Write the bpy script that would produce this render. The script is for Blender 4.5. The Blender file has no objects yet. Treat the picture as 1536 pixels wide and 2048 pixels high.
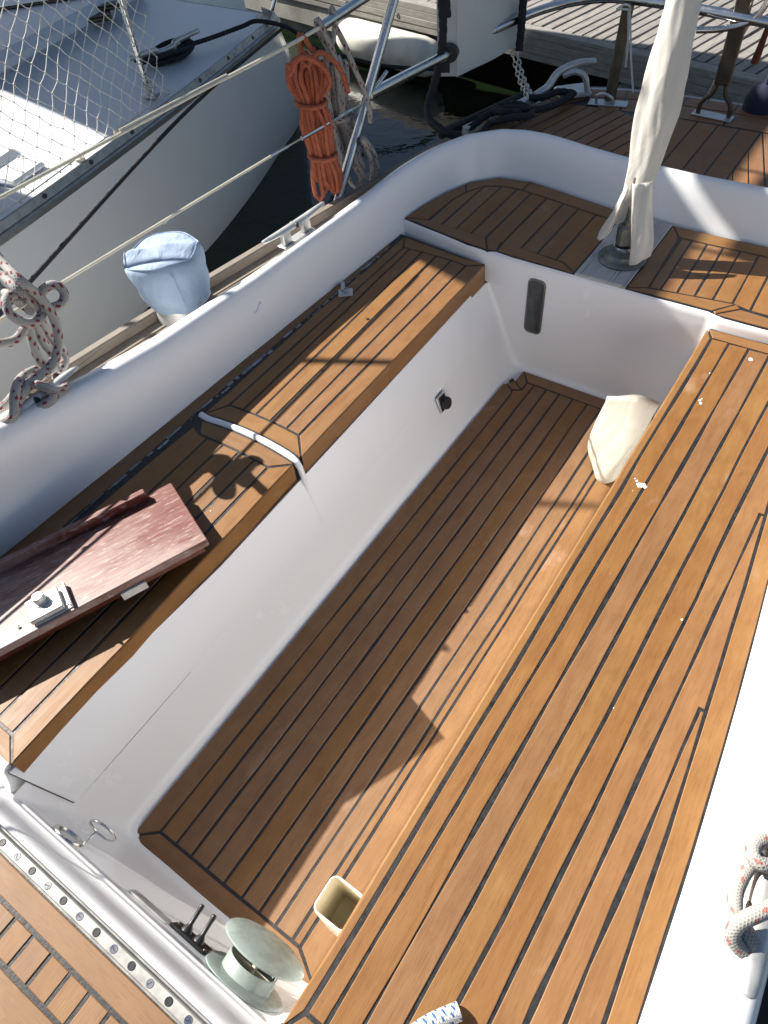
import bpy, math, random
import numpy as np
from mathutils import Vector, Matrix

random.seed(11)
PI = math.pi
scene = bpy.context.scene
COL = scene.collection

# ------------------------------------------------------------------ camera, light, exposure
# metres; x = across the boat (to the right when looking aft), y = aft, z = up from the cockpit sole
cam_d = bpy.data.cameras.new('camera')
cam = bpy.data.objects.new('camera', cam_d); COL.objects.link(cam)
cam_d.lens = 24.61; cam_d.sensor_width = 36; cam_d.sensor_fit = 'AUTO'
cam_d.clip_start = 0.02; cam_d.clip_end = 500
right = Vector((0.827, 0.557, -0.070)).normalized()
down = Vector((0.396, -0.667, -0.631)); down = (down - right * down.dot(right)).normalized()
fwd = right.cross(down).normalized()
cam.matrix_world = Matrix(((right.x, -down.x, -fwd.x, 0), (right.y, -down.y, -fwd.y, 0),
                           (right.z, -down.z, -fwd.z, 1.6), (0, 0, 0, 1)))
scene.camera = cam

SUN_DIR = Vector((1.3, 0.10, -1.0)).normalized()
world = bpy.data.worlds.new('World'); scene.world = world; world.use_nodes = True
wn = world.node_tree.nodes; wl = world.node_tree.links
sky = wn.new('ShaderNodeTexSky'); sky.sky_type = 'NISHITA'; sky.sun_disc = False
sky.sun_elevation = math.asin(-SUN_DIR.z)
sky.sun_rotation = math.atan2(-SUN_DIR.x, -SUN_DIR.y)
wl.new(sky.outputs[0], wn['Background'].inputs[0])
wn['Background'].inputs[1].default_value = 0.05
sun_d = bpy.data.lights.new('sun', 'SUN'); sun_d.energy = 5.0; sun_d.angle = math.radians(0.55)
sun_d.color = (1.0, 0.95, 0.875)
sun = bpy.data.objects.new('sun', sun_d); COL.objects.link(sun)
sun.rotation_mode = 'QUATERNION'
sun.rotation_quaternion = Vector((0, 0, -1)).rotation_difference(SUN_DIR)
sun.location = (-6, -1, 6)
vs = scene.view_settings
scene.display_settings.display_device = 'sRGB'
vs.view_transform = 'Standard'; vs.look = 'None'; vs.exposure = 1.1; vs.gamma = 1.0
vs.use_curve_mapping = False
scene.cycles.max_bounces = 8; scene.cycles.caustics_reflective = False

# ------------------------------------------------------------------ materials
class NT:
    def __init__(s, name):
        s.m = bpy.data.materials.new(name); s.m.use_nodes = True
        s.n = s.m.node_tree.nodes; s.l = s.m.node_tree.links
        s.b = s.n['Principled BSDF']
    def node(s, t, **kw):
        n = s.n.new(t)
        for k, v in kw.items(): setattr(n, k, v)
        return n
    def set(s, inp, v):
        if hasattr(v, 'links') or isinstance(v, bpy.types.NodeSocket): s.l.new(v, inp)
        else: inp.default_value = v
    def math(s, op, a, b=0.0, c=None):
        n = s.node('ShaderNodeMath', operation=op); s.set(n.inputs[0], a); s.set(n.inputs[1], b)
        if c is not None: s.set(n.inputs[2], c)
        return n.outputs[0]
    def mix(s, f, a, b, mode='MIX'):
        n = s.node('ShaderNodeMix', data_type='RGBA', blend_type=mode)
        s.set(n.inputs[0], f); s.set(n.inputs[6], a); s.set(n.inputs[7], b); return n.outputs[2]
    def ramp(s, f, stops):
        n = s.node('ShaderNodeValToRGB'); s.l.new(f, n.inputs[0])
        el = n.color_ramp.elements
        while len(el) < len(stops): el.new(0.5)
        for e, (p, c) in zip(el, stops):
            e.position = p; e.color = (c, c, c, 1) if isinstance(c, (int, float)) else (*c, 1)
        return n.outputs[0]
    def coord(s, which='Object'):
        return s.node('ShaderNodeTexCoord').outputs[which]
    def mapping(s, v, scale=(1, 1, 1), loc=(0, 0, 0)):
        n = s.node('ShaderNodeMapping'); s.l.new(v, n.inputs[0])
        n.inputs['Scale'].default_value = scale; n.inputs['Location'].default_value = loc; return n.outputs[0]
    def noise(s, v, scale=5, detail=4, rough=0.55, dist=0.0):
        n = s.node('ShaderNodeTexNoise'); s.l.new(v, n.inputs['Vector'])
        n.inputs['Scale'].default_value = scale; n.inputs['Detail'].default_value = detail
        n.inputs['Roughness'].default_value = rough; n.inputs['Distortion'].default_value = dist
        return n.outputs['Fac']
    def bump(s, h, strength=0.3, dist=0.002):
        n = s.node('ShaderNodeBump'); s.l.new(h, n.inputs['Height'])
        n.inputs['Strength'].default_value = strength; n.inputs['Distance'].default_value = dist
        s.l.new(n.outputs[0], s.b.inputs['Normal'])
    def base(s, v): s.set(s.b.inputs['Base Color'], v if not isinstance(v, tuple) else (*v, 1))
    def rough(s, v): s.set(s.b.inputs['Roughness'], v)
    def metal(s, v): s.set(s.b.inputs['Metallic'], v)

def c4(r, g, b): return (r, g, b, 1)

def mat_plain(name, col, rough=0.5, metal=0.0, nscale=0, namp=0.15, bump=0.0, bscale=80):
    t = NT(name); t.rough(rough); t.metal(metal)
    if nscale:
        co = t.coord()
        f = t.noise(co, nscale, 5, 0.6)
        lo = tuple(c * (1 - namp) for c in col); hi = tuple(min(1, c * (1 + namp)) for c in col)
        t.base(t.ramp(f, [(0.3, lo), (0.7, hi)]))
        if rough > 0.05:
            r = t.ramp(f, [(0.3, max(0.02, rough * 0.8)), (0.7, min(1, rough * 1.2))]); t.rough(r)
    else: t.base(col)
    if bump:
        co = t.coord(); t.bump(t.noise(co, bscale, 3, 0.6), bump, 0.002)
    return t.m

def mat_teak(name, a, b, dark, rough=0.5, grey=0.0, cracks=0.0):
    t = NT(name); uv = t.coord('UV')
    fine = t.noise(t.mapping(uv, (26, 330, 1)), 1.0, 4, 0.65, 0.2)
    mid = t.noise(t.mapping(uv, (7, 60, 1), (3, 7, 0)), 1.0, 4, 0.6, 0.8)
    blotch = t.noise(t.mapping(uv, (11, 17, 1), (11, 5, 0)), 1.0, 4, 0.6, 0.5)
    oi = t.node('ShaderNodeObjectInfo').outputs['Random']
    f = t.math('ADD', t.math('MULTIPLY', mid, 0.40), t.math('MULTIPLY', blotch, 0.60))
    col = t.mix(t.ramp(f, [(0.30, 0.0), (0.72, 1.0)]), c4(*a), c4(*b))
    col = t.mix(t.math('MULTIPLY', t.ramp(fine, [(0.52, 0.0), (0.78, 1.0)]), 0.5), col, c4(*dark))
    # the boards differ a little in tone and hue
    hsv = t.node('ShaderNodeHueSaturation'); t.l.new(col, hsv.inputs['Color'])
    t.set(hsv.inputs['Value'], t.math('ADD', 0.93, t.math('MULTIPLY', oi, 0.14)))
    t.set(hsv.inputs['Hue'], t.math('ADD', 0.497, t.math('MULTIPLY', t.math('FRACT', t.math('MULTIPLY', oi, 7.31)), 0.006)))
    t.set(hsv.inputs['Saturation'], t.math('ADD', 0.93, t.math('MULTIPLY', t.math('FRACT', t.math('MULTIPLY', oi, 3.7)), 0.12)))
    col = hsv.outputs['Color']
    # pale salt/wear stains and small dark marks
    st = t.noise(t.mapping(uv, (5, 7, 1), (1.7, 2.9, 0)), 1.0, 5, 0.62)
    col = t.mix(t.math('MULTIPLY', t.ramp(st, [(0.62, 0.0), (0.8, 1.0)]), 0.35), col, c4(0.55, 0.43, 0.33))
    dk = t.noise(t.mapping(uv, (26, 75, 1), (4.7, 1.9, 0)), 1.0, 4, 0.7)
    col = t.mix(t.math('MULTIPLY', t.ramp(dk, [(0.68, 0.0), (0.76, 1.0)]), 0.6), col, c4(*[d * 0.35 for d in dark]))
    sp = t.node('ShaderNodeTexVoronoi'); t.l.new(t.mapping(uv, (14, 14, 1)), sp.inputs['Vector']); sp.inputs['Scale'].default_value = 1.0
    spf = t.math('LESS_THAN', sp.outputs['Distance'], 0.022)
    spk = t.math('MULTIPLY', spf, t.math('GREATER_THAN', t.noise(t.mapping(uv, (14, 14, 1), (9, 9, 0)), 1.0, 0), 0.56))
    col = t.mix(spk, col, c4(0.7, 0.68, 0.62))
    if cracks:
        ck = t.noise(t.mapping(uv, (3, 170, 1), (2, 8, 0)), 1.0, 2, 0.5, 0.4)
        col = t.mix(t.math('MULTIPLY', t.ramp(ck, [(0.62, 0.0), (0.7, 1.0)]), cracks), col, c4(0.03, 0.03, 0.032))
    t.base(col)
    t.rough(t.ramp(mid, [(0.3, rough - 0.07), (0.7, rough + 0.1)]))
    h = t.math('ADD', t.math('MULTIPLY', fine, 0.8), t.math('MULTIPLY', mid, 0.6))
    t.bump(h, 0.22, 0.0012)
    return t.m

def mat_rope(name, col, fleck=None, dark=None, pitch=0.055, bscale=0.007, strength=0.6, amount=0.30):
    t = NT(name); uv = t.coord('UV')
    sp = t.node('ShaderNodeSeparateXYZ'); t.l.new(uv, sp.inputs[0]); u, v = sp.outputs[0], sp.outputs[1]
    a = t.math('SINE', t.math('MULTIPLY', t.math('ADD', t.math('DIVIDE', u, bscale), t.math('MULTIPLY', v, 8.0)), 2 * PI))
    b = t.math('SINE', t.math('MULTIPLY', t.math('SUBTRACT', t.math('DIVIDE', u, bscale), t.math('MULTIPLY', v, 8.0)), 2 * PI))
    h = t.math('MAXIMUM', a, b)
    c0 = c4(*col); lo = c4(*[x * 0.62 for x in col])
    c = t.mix(t.ramp(h, [(0.0, 0.0), (0.8, 1.0)]), lo, c0)
    n = t.noise(t.mapping(uv, (40, 3, 1)), 1.0, 3, 0.6)
    c = t.mix(t.ramp(n, [(0.35, 0.0), (0.75, 0.5)]), c, c4(*[x * 0.7 for x in col]))
    if fleck:
        f1 = t.math('LESS_THAN', t.math('FRACT', t.math('ADD', t.math('DIVIDE', u, pitch), t.math('MULTIPLY', v, 2.0))), amount)
        f2 = t.math('LESS_THAN', t.math('FRACT', t.math('SUBTRACT', t.math('DIVIDE', u, pitch * 0.5), t.math('MULTIPLY', v, 4.0))), 0.45)
        c = t.mix(t.math('MULTIPLY', f1, f2), c, c4(*fleck))
    t.base(c); t.rough(0.85); t.bump(h, strength, 0.0012)
    return t.m

def mat_gelcoat(name, col, rough=0.22, grime=0.05, scr=False):
    t = NT(name); co = t.coord()
    g = t.noise(co, 3.2, 6, 0.65); g2 = t.noise(co, 38, 4, 0.6)
    c = t.mix(t.math('MULTIPLY', t.ramp(g, [(0.35, 0.0), (0.85, 1.0)]), grime), c4(*col), c4(col[0] * 0.62, col[1] * 0.6, col[2] * 0.52))
    c = t.mix(t.math('MULTIPLY', t.ramp(g2, [(0.66, 0.0), (0.78, 1.0)]), grime * (0.9 if scr else 0.0)), c, c4(0.42, 0.41, 0.38))
    if scr:
        s1 = t.noise(t.mapping(co, (5, 90, 60)), 1.0, 2, 0.5, 1.0)
        c = t.mix(t.math('MULTIPLY', t.ramp(s1, [(0.66, 0.0), (0.7, 1.0)]), 0.5), c, c4(0.9, 0.9, 0.9))
    t.base(c); t.rough(t.ramp(g, [(0.3, rough + 0.02), (0.75, rough + 0.06)]))
    t.b.inputs['Coat Weight'].default_value = 0.0
    t.bump(t.noise(co, 5, 2, 0.5), 0.03, 0.004)
    return t.m

def mat_metal(name, col, rough=0.22, stain=0.2):
    t = NT(name); co = t.coord(); g = t.noise(co, 30, 5, 0.65)
    t.base(t.mix(t.math('MULTIPLY', t.ramp(g, [(0.45, 0.0), (0.75, 1.0)]), stain), c4(*col), c4(*[x * 0.35 for x in col])))
    t.metal(1.0); t.rough(t.ramp(g, [(0.3, rough), (0.75, rough + 0.18)])); return t.m

def mat_cloth(name, col, wr=0.5, dirt=0.2, thin=0.0):
    t = NT(name); co = t.coord()
    g = t.noise(co, 14, 5, 0.6); w = t.noise(t.mapping(co, (1, 1, 0.35)), 16, 4, 0.55, 0.8)
    weave = t.noise(co, 700, 1, 0.5)
    c = t.mix(t.math('MULTIPLY', t.ramp(g, [(0.4, 0.0), (0.8, 1.0)]), dirt), c4(*col), c4(*[x * 0.55 for x in col]))
    t.base(c); t.rough(0.85)
    t.bump(t.math('ADD', w, t.math('MULTIPLY', weave, 0.06)), wr, 0.012)
    if thin:
        tr = t.node('ShaderNodeBsdfTranslucent'); tr.inputs[0].default_value = c4(*[x * 0.9 for x in col])
        mx = t.node('ShaderNodeMixShader'); mx.inputs[0].default_value = thin
        t.l.new(t.b.outputs[0], mx.inputs[1]); t.l.new(tr.outputs[0], mx.inputs[2])
        t.l.new(mx.outputs[0], t.n['Material Output'].inputs[0])
    return t.m

def mat_mahogany(name):
    t = NT(name); uv = t.coord('UV')
    fine = t.noise(t.mapping(uv, (9, 220, 1)), 1.0, 5, 0.7, 0.3)
    bl = t.noise(t.mapping(uv, (6, 20, 1)), 1.0, 6, 0.7)
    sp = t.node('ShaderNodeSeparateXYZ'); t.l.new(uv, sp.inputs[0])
    col = t.mix(fine, c4(0.085, 0.016, 0.010), c4(0.190, 0.046, 0.030))
    # varnish worn away to pale bare timber, most along the near edge; near end whitened as painted glare
    wear_glare = t.math('ADD', t.math('MULTIPLY', bl, 0.9), t.math('MULTIPLY', fine, 0.35))
    wear_glare = t.math('ADD', wear_glare, t.math('ADD', t.math('MULTIPLY', t.math('SUBTRACT', 0.13, sp.outputs[1]), 1.1), t.math('MULTIPLY', t.math('SUBTRACT', sp.outputs[0], 3.10), 0.55)))
    col = t.mix(t.math('MULTIPLY', t.ramp(wear_glare, [(0.60, 0.0), (0.90, 1.0)]), 0.85), col, c4(0.34, 0.25, 0.22))
    flake = t.noise(t.mapping(uv, (28, 150, 1), (5, 3, 0)), 1.0, 4, 0.7)
    col = t.mix(t.math('MULTIPLY', t.ramp(flake, [(0.54, 0.0), (0.66, 1.0)]), 0.6), col, c4(0.46, 0.39, 0.34))
    t.base(col); t.rough(t.ramp(bl, [(0.35, 0.38), (0.7, 0.65)])); t.bump(fine, 0.3, 0.0012)
    return t.m

def mat_concrete(name, col):
    t = NT(name); co = t.coord()
    g = t.noise(co, 2.5, 6, 0.65); f = t.noise(co, 60, 4, 0.7)
    c = t.mix(t.ramp(g, [(0.35, 0.0), (0.7, 1.0)]), c4(*col), c4(*[x * 0.5 for x in col]))
    c = t.mix(t.math('MULTIPLY', t.ramp(f, [(0.6, 0.0), (0.75, 1.0)]), 0.4), c, c4(*[x * 0.4 for x in col]))
    t.base(c); t.rough(0.9); t.bump(f, 0.5, 0.006); return t.m

def mat_water(name):
    t = NT(name); co = t.coord('Object')
    g = t.noise(co, 0.9, 4, 0.5); 
    t.base(t.mix(g, c4(0.003, 0.008, 0.004), c4(0.008, 0.014, 0.005)))
    t.rough(0.06); t.b.inputs['IOR'].default_value = 1.33
    w = t.math('ADD', t.noise(co, 5, 3, 0.5, 0.5), t.math('MULTIPLY', t.noise(co, 23, 2, 0.5), 0.2))
    t.bump(w, 0.12, 0.03); return t.m

GEL = mat_gelcoat('gelcoat_white', (0.84, 0.845, 0.85))
GELS = mat_gelcoat('gelcoat_scuffed', (0.76, 0.76, 0.77), 0.28, 0.2, True)
HULLM = mat_gelcoat('neighbour_hull_paint', (0.62, 0.63, 0.63), 0.16, 0.10)
TEAK = mat_teak('teak', (0.192, 0.082, 0.0205), (0.280, 0.136, 0.039), (0.084, 0.034, 0.010))
TEAK_SOLE = mat_teak('teak_sole', (0.186, 0.088, 0.031), (0.268, 0.141, 0.056), (0.084, 0.037, 0.014), 0.55)
TEAK_OLD = mat_teak('teak_after_deck', (0.20, 0.088, 0.032), (0.28, 0.14, 0.058), (0.08, 0.036, 0.014), 0.6)
GREYWOOD = mat_teak('weathered_wood', (0.36, 0.355, 0.35), (0.56, 0.55, 0.53), (0.13, 0.125, 0.12), 0.75, cracks=0.95)
DOCKWOOD = mat_teak('dock_wood', (0.19, 0.175, 0.155), (0.33, 0.31, 0.28), (0.06, 0.053, 0.047), 0.85, cracks=0.95)
RAILWOOD = mat_teak('weathered_rail', (0.19, 0.155, 0.12), (0.30, 0.26, 0.215), (0.09, 0.07, 0.055), 0.8, cracks=0.6)
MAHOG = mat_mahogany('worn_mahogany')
MAHOG_EDGE = mat_plain('mahogany_edge', (0.10, 0.024, 0.012), 0.35, 0, 40, 0.5)
CAULK = mat_plain('black_caulk', (0.017, 0.017, 0.018), 0.5, 0, 60, 0.5, 0.35, 120)
STEEL = mat_metal('polished_steel', (0.62, 0.62, 0.61), 0.14, 0.25)
ALU = mat_metal('anodised_aluminium', (0.40, 0.41, 0.41), 0.45, 0.5)
ALUW = mat_plain('dull_aluminium', (0.58, 0.58, 0.56), 0.42, 0.55, 24, 0.2)
BRONZE = mat_metal('dull_bronze_fitting', (0.20, 0.21, 0.20), 0.45, 0.5)
DARKMETAL = mat_metal('dark_bracket', (0.13, 0.11, 0.085), 0.4, 0.4)
CANVAS = mat_cloth('cream_canvas', (0.76, 0.735, 0.67), 0.40, 0.12, 0.3)
CANVAS_BAG = mat_cloth('beige_canvas', (0.66, 0.61, 0.51), 0.45, 0.22, 0.2)
PVC = mat_cloth('white_vinyl', (0.74, 0.75, 0.74), 0.18, 0.18, 0.15)
BLUECLOTH = mat_cloth('pale_blue_canvas', (0.33, 0.42, 0.55), 0.75, 0.25)
BLACKR = mat_plain('black_rope_fibre', (0.013, 0.014, 0.019), 0.8, 0, 90, 0.4, 0.3, 200)
BLACKP = mat_plain('black_plastic', (0.018, 0.018, 0.02), 0.4)
BLACKMAT = mat_plain('black_rubber', (0.012, 0.012, 0.013), 0.7)
NAVY = mat_plain('navy_cloth', (0.012, 0.018, 0.045), 0.8)
WROPE = mat_rope('white_rope_red_fleck', (0.44, 0.43, 0.405), (0.20, 0.022, 0.036), bscale=0.0055)
WROPE_SUNLIT = mat_rope('sunlit_rope_red_fleck', (0.46, 0.44, 0.40), (0.42, 0.15, 0.13), bscale=0.0045, strength=0.35, amount=0.16)  # red-fleck rope again, flecks coloured paler to paint in the overexposing sun
ORANGE = mat_rope('orange_rope', (0.50, 0.135, 0.062), (0.07, 0.03, 0.05), None, 0.03, 0.006, 0.5, 0.16)
BROPE = mat_rope('white_rope_blue_fleck', (0.66, 0.66, 0.62), (0.04, 0.11, 0.28), None, 0.014, 0.005, 0.5, 0.5)
TWINE = mat_plain('white_twine', (0.66, 0.64, 0.58), 0.8)
WIRECOVER = mat_plain('cream_wire_cover', (0.66, 0.62, 0.50), 0.35, 0, 12, 0.12)
TRACKM = mat_plain('dull_track_alloy', (0.33, 0.325, 0.305), 0.5, 0.35, 34, 0.25)
WIRE = mat_metal('stainless_wire', (0.5, 0.5, 0.49), 0.3, 0.2)
IVORY = mat_plain('ivory_plastic', (0.74, 0.68, 0.52), 0.35, 0, 15, 0.06)
PALEGREEN = mat_plain('pale_green_glassfibre', (0.27, 0.32, 0.295), 0.28, 0.0, 26, 0.16)
SMOKE = mat_plain('smoked_glass', (0.05, 0.055, 0.06), 0.12, 0.0, 30, 0.3)
SEAL = mat_plain('old_sealant', (0.22, 0.24, 0.27), 0.7, 0, 30, 0.6)
PAINT = mat_plain('white_paint_spot', (0.8, 0.78, 0.74), 0.6)
CONC = mat_concrete('float_concrete', (0.36, 0.35, 0.31))
CONC2 = mat_concrete('float_concrete_dark', (0.22, 0.225, 0.22))
FENDER = mat_plain('white_fender_vinyl', (0.70, 0.68, 0.60), 0.45, 0, 6, 0.2)
WATER = mat_water('harbour_water')
DECKGREY = mat_gelcoat('deck_nonskid', (0.70, 0.73, 0.77), 0.4, 0.1)
BOOT = mat_plain('black_paint_stripe', (0.01, 0.01, 0.014), 0.4)
CHROME = mat_metal('galvanised_chain', (0.75, 0.72, 0.66), 0.25, 0.2)

# ------------------------------------------------------------------ mesh helpers
def link(name, me, mat=None, parent=None, smooth=True, ang=40):
    if mat is not None and not me.materials: me.materials.append(mat)
    if smooth:
        me.shade_smooth()
        try: me.set_sharp_from_angle(angle=math.radians(ang))
        except Exception: pass
    o = bpy.data.objects.new(name, me); COL.objects.link(o)
    if parent is not None: o.parent = parent
    return o

def mesh(name, V, F, mat=None, parent=None, uv=None, smooth=True, ang=40):
    me = bpy.data.meshes.new(name)
    me.from_pydata([tuple(v) for v in V], [], F); 
    if uv is not None:
        lay = me.uv_layers.new(name='UVMap')
        for lp in me.loops: lay.data[lp.index].uv = uv[lp.vertex_index]
    me.update()
    return link(name, me, mat, parent, smooth, ang)

def empty(name, loc=(0, 0, 0), parent=None):
    o = bpy.data.objects.new(name, None); COL.objects.link(o); o.location = loc
    o.empty_display_size = 0.1
    if parent is not None: o.parent = parent
    return o

def tag(o, label=None, cat=None, group=None, kind=None):
    if label: o['label'] = label
    if cat: o['category'] = cat
    if group: o['group'] = group
    if kind: o['kind'] = kind
    return o

class MB:
    """collects simple solids and links them as one mesh"""
    def __init__(s): s.V = []; s.F = []; s.UV = []
    def add(s, V, F, UV=None):
        k = len(s.V); s.V += [tuple(v) for v in V]; s.F += [tuple(i + k for i in f) for f in F]
        s.UV += list(UV) if UV else [(0.3, 0.3)] * len(V)
        return s
    def box(s, c, size, ax=None, bev=0.0):
        """box centred at c; ax = three axis vectors; small bevel all round"""
        X, Y, Z = ax if ax else (Vector((1, 0, 0)), Vector((0, 1, 0)), Vector((0, 0, 1)))
        X, Y, Z = Vector(X), Vector(Y), Vector(Z)
        hx, hy, hz = size[0] / 2, size[1] / 2, size[2] / 2
        b = min(bev, hx * 0.9, hy * 0.9, hz * 0.9)
        c = Vector(c)
        if b <= 0:
            P = [c + X * sx * hx + Y * sy * hy + Z * sz * hz for sz in (-1, 1) for sx, sy in ((-1, -1), (1, -1), (1, 1), (-1, 1))]
            return s.add(P, [(3, 2, 1, 0), (4, 5, 6, 7), (0, 1, 5, 4), (1, 2, 6, 5), (2, 3, 7, 6), (3, 0, 4, 7)])
        rings = []
        for z, i in ((-hz, b), (-hz + b, 0), (hz - b, 0), (hz, b)):
            ax_, ay_ = hx - i, hy - i
            k = b if i == 0 else b * 0.6
            pts = [(-ax_ + k, -ay_), (ax_ - k, -ay_), (ax_, -ay_ + k), (ax_, ay_ - k), (ax_ - k, ay_), (-ax_ + k, ay_), (-ax_, ay_ - k), (-ax_, -ay_ + k)]
            rings.append([c + X * p + Y * q + Z * z for p, q in pts])
        V = [v for r in rings for v in r]; F = [tuple(range(7, -1, -1)), tuple(range(24, 32))]
        for r in range(3):
            for i in range(8):
                j = (i + 1) % 8; F.append((r * 8 + i, r * 8 + j, r * 8 + 8 + j, r * 8 + 8 + i))
        return s.add(V, F)
    def lathe(s, c, axis, prof, n=24, close=True, ex=1.0, up=None):
        """prof: list of (radius, height along axis)"""
        A = Vector(axis).normalized(); c = Vector(c)
        u = Vector(up) if up else (Vector((1, 0, 0)) if abs(A.x) < 0.8 else Vector((0, 1, 0)))
        u = (u - A * u.dot(A)).normalized(); w = A.cross(u)
        V = []; F = []
        for r, h in prof:
            for k in range(n):
                a = 2 * PI * k / n; V.append(c + A * h + u * (r * math.cos(a)) + w * (r * ex * math.sin(a)))
        for i in range(len(prof) - 1):
            for k in range(n):
                j = (k + 1) % n; F.append((i * n + k, i * n + j, (i + 1) * n + j, (i + 1) * n + k))
        if close:
            F.append(tuple(range(n - 1, -1, -1))); F.append(tuple((len(prof) - 1) * n + k for k in range(n)))
        return s.add(V, F)
    def cyl(s, a, b, r, n=12, r2=None):
        a = Vector(a); b = Vector(b); L = (b - a).length
        r2 = r if r2 is None else r2; e = min(r, r2) * 0.15
        return s.lathe(a, b - a, [(r - e, 0), (r, e), (r2, L - e), (r2 - e, L)], n)
    def tube(s, pts, r, n=8, step=None, twist=None, closed=False, rfun=None, smooth=True):
        P = [Vector(p) for p in pts]
        Q = catmull(P, step or max(r * 1.2, 0.004), closed) if smooth and len(P) > 2 else resample(P, step or 1e9)
        T = []
        m = len(Q)
        for i in range(m):
            a = Q[(i - 1) % m] if closed else Q[max(i - 1, 0)]
            b = Q[(i + 1) % m] if closed else Q[min(i + 1, m - 1)]
            t = (b - a); T.append(t.normalized() if t.length > 1e-9 else Vector((0, 0, 1)))
        u = T[0].orthogonal().normalized(); V = []; UV = []; L = 0
        for i in range(m):
            if i:
                u = (u - T[i] * u.dot(T[i])); u = u.normalized() if u.length > 1e-6 else T[i].orthogonal().normalized()
                L += (Q[i] - Q[i - 1]).length
            w = T[i].cross(u)
            rr0 = rfun(i / max(1, m - 1)) * r if rfun else r
            for k in range(n):
                a = 2 * PI * k / n; rr = rr0
                if twist: rr = rr0 * (0.86 + 0.24 * abs(math.cos(1.5 * (a - L * twist))))
                V.append(Q[i] + u * (rr * math.cos(a)) + w * (rr * math.sin(a)))
                UV.append((L, 2 * abs(k / n - 0.5) if False else k / n))
        F = []
        for i in range(m - 1 if not closed else m):
            i2 = (i + 1) % m
            for k in range(n):
                j = (k + 1) % n; F.append((i * n + k, i * n + j, i2 * n + j, i2 * n + k))
        if not closed:
            F.append(tuple(range(n - 1, -1, -1))); F.append(tuple((m - 1) * n + k for k in range(n)))
        return s.add(V, F, UV)
    def build(s, name, mat, parent=None, smooth=True, ang=40, uv=False):
        return mesh(name, s.V, s.F, mat, parent, s.UV if uv else None, smooth, ang)

def resample(P, step):
    out = [P[0]]
    for a, b in zip(P, P[1:]):
        n = max(1, int((b - a).length / step))
        out += [a.lerp(b, (k + 1) / n) for k in range(n)]
    return out

def catmull(P, step, closed=False):
    out = []; n = len(P)
    for i in range(n if closed else n - 1):
        p1 = P[i]; p2 = P[(i + 1) % n]
        p0 = P[(i - 1) % n] if closed or i > 0 else p1 * 2 - p2
        p3 = P[(i + 2) % n] if closed or i + 2 < n else p2 * 2 - p1
        k = max(1, min(60, int((p2 - p1).length / step)))
        for j in range(k):
            t = j / k
            out.append(0.5 * ((2 * p1) + (p2 - p0) * t + (2 * p0 - 5 * p1 + 4 * p2 - p3) * t * t + (3 * p1 - p0 - 3 * p2 + p3) * t ** 3))
    if not closed: out.append(P[-1])
    return out

def ccw(p):
    a = sum(p[i][0] * p[(i + 1) % len(p)][1] - p[(i + 1) % len(p)][0] * p[i][1] for i in range(len(p)))
    return list(p) if a > 0 else list(reversed(p))

def inset(p, d):
    n = len(p); out = []
    for i in range(n):
        a, b, c = Vector(p[i - 1]), Vector(p[i]), Vector(p[(i + 1) % n])
        e1 = (b - a).normalized(); e2 = (c - b).normalized()
        n1 = Vector((-e1.y, e1.x)); n2 = Vector((-e2.y, e2.x))
        m = n1 + n2; k = m.dot(n1)
        m = m / k if k > 0.35 else m.normalized() * 1.6
        out.append(tuple(b + m * d))
    return out

def safe_inset(p, d):
    """inset that drops the sliver at a pointed end instead of turning inside out"""
    P = list(p)
    for _ in range(12):
        if len(P) < 3: return P
        Q = inset(P, d); n = len(P); bad = None
        for i in range(n):
            j = (i + 1) % n
            e = Vector(P[j]) - Vector(P[i]); q = Vector(Q[j]) - Vector(Q[i])
            if e.length < 1e-6 or e.dot(q) <= 0: bad = i; break
        if bad is None: return Q
        j = (bad + 1) % n; m = ((P[bad][0] + P[j][0]) / 2, (P[bad][1] + P[j][1]) / 2)
        P = [m if k == bad else P[k] for k in range(n) if k != j]
    return Q

def clip_convex(poly, region):
    out = list(poly); R = ccw(region)
    for i in range(len(R)):
        a = Vector(R[i]); b = Vector(R[(i + 1) % len(R)]); e = b - a
        def side(p): return e.x * (p[1] - a.y) - e.y * (p[0] - a.x)
        src = out; out = []
        for k in range(len(src)):
            p, q = src[k - 1], src[k]; sp, sq = side(p), side(q)
            if (sp >= 0) != (sq >= 0):
                t = sp / (sp - sq); out.append((p[0] + (q[0] - p[0]) * t, p[1] + (q[1] - p[1]) * t))
            if sq >= 0: out.append(q)
        if not out: return []
    return out

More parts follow.
